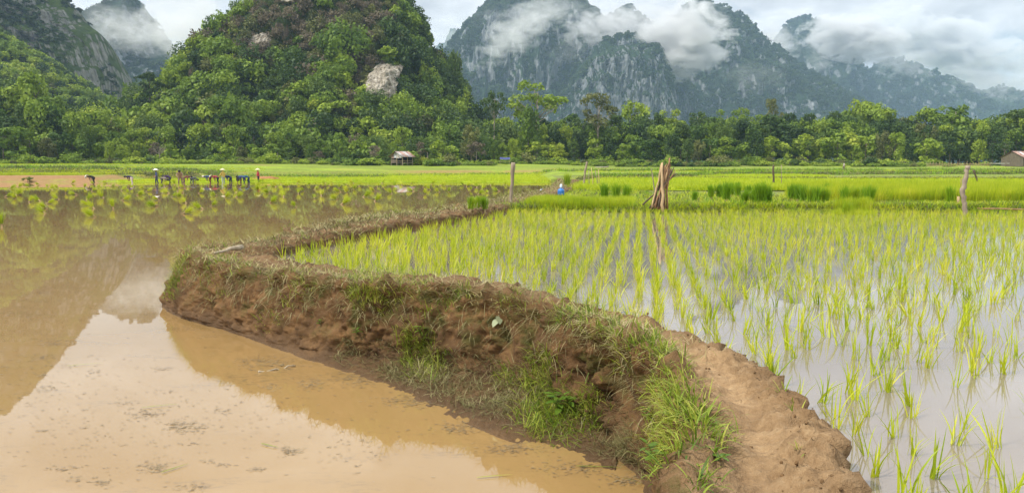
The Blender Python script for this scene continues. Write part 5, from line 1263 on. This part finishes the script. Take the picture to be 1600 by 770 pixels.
# barn with rusty roof at the right edge
bx = aty(1590, 262, 208); bz = float(far_z(np.array(bx[0]), np.array(208.0)))
barn = link('old_barn', None, label='weathered wooden barn with a rusty red tin roof at the right edge', cat='barn', loc=(bx[0] + .2, 208, bz), rot=(0, 0, math.radians(-62)))
for k in range(14):
    x = -2.6 + k * .4; zt = 2.2 + (1 - abs(x) / 2.8) * 1.5
    link('plank', MB().box((x, -3.0 + .01 * (k % 2), zt / 2), (.37, .04, zt)).mesh('plank', M_plank), barn)
for k in range(15):
    y = -2.8 + k * .4
    for x in (2.62, -2.62): link('plank', MB().box((x + .01 * (k % 2), y, 1.1), (.04, .37, 2.2)).mesh('plank', M_plank), barn)
link('doorway', MB().box((2.66, -.6, .9), (.03, 1.5, 1.7)).mesh('doorway', M_dark), barn)
sl = math.atan2(1.5, 2.8); sd = math.hypot(1.75, 3.25)
for sgn in (-1, 1):
    for k in range(6):
        corr('roof_sheet', 1.12, sd, [M_tinr, M_tinr, M_tin, M_tinr, M_tinr, M_tinw][k], barn, (sgn * 1.55, -2.75 + k * 1.1, 3.05 + .01 * (k % 2)), Matrix.Rotation(sgn * sl, 3, 'Y') @ Matrix.Rotation(math.pi / 2, 3, 'Z'), .025, 8)
# pale overturned boat-like trough beside the barn
tx = aty(1561, 260, 202); tz = float(far_z(np.array(tx[0]), np.array(202.0))); tr = link('long_table', None, label='long pale board table standing left of the barn', cat='table', loc=(tx[0], 202, tz))
link('top', MB().box((0, 0, .95), (4.4, 1.2, .12)).mesh('top', M_tinw), tr); link('apron', MB().box((0, -.5, .82), (4.0, .06, .14)).mesh('apron', M_tinw), tr)
for x in (-2, 2):
    for y in (-.45, .45): link('leg', MB().tube([(x, y, -.2), (x, y, .95)], .06, 6).mesh('leg', M_plank), tr)
# blue tarp shelter at the forest edge
sx_ = aty(789, 260, 205); sz = float(far_z(np.array(sx_[0]), np.array(205.0))); sh = link('tarp_shelter', None, label='low shelter with a blue tarp roof under the trees left of centre', cat='shelter', loc=(sx_[0], 205, sz))
M_tarp = plain('blue_tarp', (.035, .05, .17), .5, .3)
V = [(-1.3, -.9, 1.25), (1.3, -.9, 1.15), (1.3, .9, 1.75), (-1.3, .9, 1.8), (0, -.9, 1.12), (0, .9, 1.68)]
V = V + [(a, b, c - .03) for a, b, c in V]
me = bpy.data.meshes.new('tarp'); me.from_pydata(V, [], [(0, 4, 5, 3), (4, 1, 2, 5), (6, 9, 11, 10), (10, 11, 8, 7), (0, 6, 10, 4), (4, 10, 7, 1), (1, 7, 8, 2), (2, 8, 11, 5), (5, 11, 9, 3), (3, 9, 6, 0)]); me.materials.append(M_tarp); link('tarp', me, sh)
for x in (-1.25, 1.25):
    for y in (-.85, .85): link('post', MB().tube([(x, y, -.3), (x, y, 1.3 if y < 0 else 1.75)], .05, 6).mesh('post', M_plankl), sh)
link('bench', MB().box((0, .2, .55), (2.2, 1.0, .08)).mesh('bench', M_plankl), sh)
# bamboo fence in front of the right tree line
fa, fb = aty(1448, 264, 198), aty(1548, 262, 203); fz = float(far_z(np.array(fa[0]), np.array(198.0)))
fence = link('bamboo_fence', None, label='low bamboo fence in front of the trees left of the barn', cat='fence', loc=(fa[0], fa[1], fz))
dv = (fb - fa); dv[2] = 0; rs = np.random.RandomState(3)
for k in range(22):
    p = dv * k / 21; hgt = rs.uniform(.9, 1.6); link('post', MB().tube([p + [0, 0, -.3], p + [rs.normal(0, .05), 0, hgt]], .045, 5).mesh('post', M_canel if k % 3 else M_post), fence)
for z in (.35, .6, .8):
    for k in range(4):
        a, b = dv * (k / 4) + [0, -.06, z + rs.normal(0, .04)], dv * ((k + 1) / 4) + [0, -.06, z + rs.normal(0, .04)]; link('rail', MB().tube([a, (a + b) / 2 + [0, 0, rs.normal(0, .03)], b], .035, 5).mesh('rail', M_canel), fence)

# ------------------------------------------------------------------ workers planting rice
def body_mesh(name, J, E, rad):
    """one continuous skinned body; J joints, E edges, rad radii, third edge item the region: 0 shirt 1 skin 2 trousers"""
    me = bpy.data.meshes.new(name); keys = list(J); ix = {k: i for i, k in enumerate(keys)}
    me.from_pydata([J[k] for k in keys], [(ix[a], ix[b]) for a, b, _ in E], [])
    o = bpy.data.objects.new(name, me); C.objects.link(o)
    o.modifiers.new('skin', 'SKIN'); sk = me.skin_vertices[0].data
    for k in keys: sk[ix[k]].radius = rad[k]; sk[ix[k]].use_root = (k == 'pelvis')
    ss = o.modifiers.new('sub', 'SUBSURF'); ss.levels = 2; ss.render_levels = 2
    dg = bpy.context.evaluated_depsgraph_get(); m2 = bpy.data.meshes.new_from_object(o.evaluated_get(dg)); bpy.data.objects.remove(o)
    m2.name = name
    A = np.array([J[a] for a, b, _ in E]); B = np.array([J[b] for a, b, _ in E]); ra = np.array([(rad[a][0] + rad[b][0]) / 2 for a, b, _ in E])
    for p in m2.polygons:
        c = np.array(p.center); t = np.clip(((c - A) * (B - A)).sum(1) / ((B - A) ** 2).sum(1), 0, 1); d = np.linalg.norm(A + (B - A) * t[:, None] - c, axis=1) - ra
        p.material_index = E[int(np.argmin(d))][2]; p.use_smooth = True
    return m2
def fig(pelvis, chest, neck, head, elb, hand, knee, foot, dep=.0):
    J = {'pelvis': pelvis, 'chest': chest, 'neck': neck, 'head': head}; R = {'pelvis': (.16, .13), 'chest': (.17, .135), 'neck': (.055, .055), 'head': (.095, .105)}
    mid = tuple((np.array(pelvis) + np.array(chest)) / 2); J['waist'] = mid; R['waist'] = (.15, .125)
    jaw = tuple((np.array(neck) * .45 + np.array(head) * .55)); J['jaw'] = jaw; R['jaw'] = (.075, .085)
    E = [('pelvis', 'waist', 0), ('waist', 'chest', 0), ('chest', 'neck', 0), ('neck', 'jaw', 1), ('jaw', 'head', 1)]
    for s, n in ((-1, 'l'), (1, 'r')):
        ch = np.array(chest); sh = ch + np.array([0, s * .17, .03]); J['sh' + n] = tuple(sh); R['sh' + n] = (.065, .065)
        e = elb[0 if s < 0 else 1]; h = hand[0 if s < 0 else 1]
        J['el' + n] = e; R['el' + n] = (.045, .045); J['wr' + n] = tuple(np.array(e) * .15 + np.array(h) * .85); R['wr' + n] = (.03, .03); J['hd' + n] = h; R['hd' + n] = (.035, .025)
        hp = np.array(pelvis) + np.array([0, s * .10, -.08]); J['hp' + n] = tuple(hp); R['hp' + n] = (.095, .095)
        k = knee[0 if s < 0 else 1]; f = foot[0 if s < 0 else 1]; J['kn' + n] = k; R['kn' + n] = (.07, .07); J['an' + n] = f; R['an' + n] = (.045, .045)
        J['to' + n] = (f[0] + .16, f[1], f[2] - .03); R['to' + n] = (.04, .03)
        E += [('chest', 'sh' + n, 0), ('sh' + n, 'el' + n, 0), ('el' + n, 'wr' + n, 1), ('wr' + n, 'hd' + n, 1), ('pelvis', 'hp' + n, 2), ('hp' + n, 'kn' + n, 2), ('kn' + n, 'an' + n, 2), ('an' + n, 'to' + n, 1)]
    return J, E, R
POSES = {
 'stand': (fig((0, 0, .90), (.02, 0, 1.28), (.03, 0, 1.44), (.05, 0, 1.58), [(.08, -.30, 1.06), (.04, .31, 1.06)], [(.26, -.26, .90), (.22, .30, .86)], [(.08, -.14, .48), (-.04, .14, .48)], [(.06, -.17, .06), (-.14, .17, .06)]), (.05, 0, 1.66, 0)),
 'bend': (fig((0, 0, .84), (.40, 0, .94), (.54, 0, .90), (.66, 0, .84), [(.36, -.18, .66), (.34, .18, .66)], [(.30, -.10, .40), (.28, .12, .38)], [(.10, -.13, .46), (.02, .13, .46)], [(.02, -.14, .06), (-.10, .14, .06)]), (.70, 0, .90, 1.0)),
 'deep': (fig((0, 0, .78), (.38, 0, .72), (.50, 0, .60), (.58, 0, .50), [(.34, -.18, .46), (.34, .18, .46)], [(.32, -.10, .20), (.30, .12, .18)], [(.14, -.14, .44), (.06, .14, .44)], [(.0, -.16, .06), (-.08, .16, .06)]), (.64, 0, .52, 1.7)),
 'stoop': (fig((0, 0, .86), (.20, 0, 1.18), (.32, 0, 1.28), (.42, 0, 1.34), [(.30, -.24, .98), (.30, .24, .98)], [(.46, -.16, .80), (.46, .16, .80)], [(.08, -.12, .47), (.02, .12, .47)], [(.0, -.13, .06), (-.08, .13, .06)]), (.45, 0, 1.40, .5)),
}
BODY = {k: body_mesh('body_' + k, *f) for k, (f, h) in POSES.items()}
SKIN = plain('skin', (.30, .17, .10), .6, .3, .1)
_mc = {}
def cloth(c):
    if c not in _mc: _mc[c] = plain('cloth', c, .9, .1, .15, 8)
    return _mc[c]
for k in BODY:
    for m in (cloth((.1, .1, .1)), SKIN, cloth((.1, .1, .1))): BODY[k].materials.append(m)
HAT = MB().lathe([(.0, .17), (.03, .155), (.26, .0), (.255, -.012), (.03, .13), (.0, .14)], sides=20).mesh('hat', None)
CAP = MB().lathe([(.115, -.06), (.122, .0), (.105, .06), (.06, .10), (.0, .112)], sides=14).mesh('hair', None, True)
M_hat = plain('straw_hat', (.62, .55, .40), .8, .1); M_hatw = plain('white_hat', (.75, .73, .68), .8, .1); M_hair = plain('black_hair', (.015, .012, .010), .5, .3)
HAT.materials.append(M_hat); CAP.materials.append(M_hair)
def person(px, py, pose, rz, shirt, trousers, head, label, s=1.0, wet=.22, zb=None):
    p = atz(px, py, 0.0) if zb is None else atz(px, py, zb); z = (-wet if zb is None else zb)
    root = link('person', None, label=label, cat='person', group='workers planting rice' if zb is None else None, loc=(p[0], p[1], z), rot=(0, 0, rz), scale=(s * 1.22, s * 1.22, s * 1.04))
    b = link('body', BODY[pose], root)
    for i, m in ((0, cloth(shirt)), (2, cloth(trousers))):
        b.material_slots[i].link = 'OBJECT'; b.material_slots[i].material = m
    x, y, zh, tilt = POSES[pose][1]
    hm = {'hat': (HAT, M_hat, 'hat'), 'white': (HAT, M_hatw, 'hat'), 'hair': (CAP, M_hair, 'hair'), 'scarf': (CAP, cloth((.60, .55, .50)), 'head_scarf'), 'red': (CAP, cloth((.45, .08, .08)), 'head_scarf')}[head]
    h = link(hm[2], hm[0], root, loc=(x, y, zh), rot=(0, tilt, 0))
    h.material_slots[0].link = 'OBJECT'; h.material_slots[0].material = hm[1]
L_, R_ = math.pi, 0.0
person(147, 285.3, 'bend', L_, (.03, .025, .03), (.03, .03, .035), 'white', 'bending person in dark clothes with a white hat, farthest left of the row')
person(207, 285.6, 'bend', L_, (.05, .03, .09), (.55, .48, .44), 'hair', 'bending person in a dark top and pale trousers, second from the left')
person(245, 286, 'stand', L_ + .5, (.06, .08, .16), (.05, .06, .10), 'white', 'standing person in dark blue with a white cone hat')
person(252, 285.4, 'deep', R_, (.30, .26, .22), (.12, .11, .10), 'hair', 'bending person in grey beige just right of the standing blue worker')
person(266, 285.2, 'bend', L_, (.06, .03, .10), (.05, .04, .07), 'hair', 'bending person in dark purple left of the brown clad worker')
person(282, 286.8, 'stoop', -1.3, (.30, .22, .15), (.24, .18, .13), 'hair', 'large stooping person in brown with their back turned, nearest of the row', 1.12)
person(287, 286, 'bend', R_ + .3, (.22, .10, .08), (.18, .12, .09), 'hair', 'bending person half hidden behind the brown clad worker')
person(299, 285.2, 'deep', R_ + .8, (.14, .15, .16), (.10, .11, .12), 'hair', 'crouching person in grey right of the brown clad worker')
person(329, 285.3, 'bend', L_, (.06, .09, .20), (.14, .04, .05), 'scarf', 'bending person in a blue shirt and dark red trousers')
person(341, 285.3, 'bend', L_, (.36, .07, .08), (.03, .03, .05), 'hat', 'bending person in a bright red shirt')
person(349, 285.6, 'stand', L_ - .6, (.55, .42, .10), (.35, .42, .30), 'hat', 'standing person in a yellow shirt and pale trousers')
person(361, 285.3, 'bend', L_ + .6, (.03, .04, .11), (.04, .05, .10), 'hair', 'bending person in navy right of the yellow shirted worker')
person(374, 285.4, 'deep', -1.4, (.02, .02, .03), (.03, .03, .035), 'hair', 'crouching person in black facing the pond')
person(382, 285.5, 'bend', L_, (.07, .11, .24), (.03, .04, .08), 'hair', 'bending person in a light blue shirt near the right end of the row')
person(389, 285.3, 'bend', L_ + .4, (.05, .14, .20), (.04, .07, .12), 'hair', 'bending person in dark teal, second from the right end of the row')
person(404, 285, 'stand', L_, (.45, .06, .08), (.05, .04, .06), 'hat', 'standing person in a red shirt and cone hat at the right end of the row')
person(1318, 267.3, 'stand', R_, (.38, .33, .30), (.16, .12, .10), 'hair', 'lone person in pale clothes walking in the far right fields', .85, 0, .85)

# reddish heap of dug earth on the far terrace
hp = atz(416, 270.5, 1.0); hz0 = float(far_z(hp[0], hp[1])); bm = bmesh.new(); bmesh.ops.create_icosphere(bm, subdivisions=4, radius=1)
for v in bm.verts:
    c = np.array(v.co[:]) * np.array([1.9, 1.0, .62]); v.co = c * (1 + .30 * float(fbm(c * 1.2 + 4, 3)))
me = bpy.data.meshes.new('earth_heap'); bm.to_mesh(me); bm.free(); me.materials.append(plain('red_earth', (.34, .17, .075), .95, .1, .3, 3)); link('earth_heap', me, label='reddish heap of dug earth behind the standing worker in red', cat='earth heap', loc=(hp[0], hp[1], hz0))
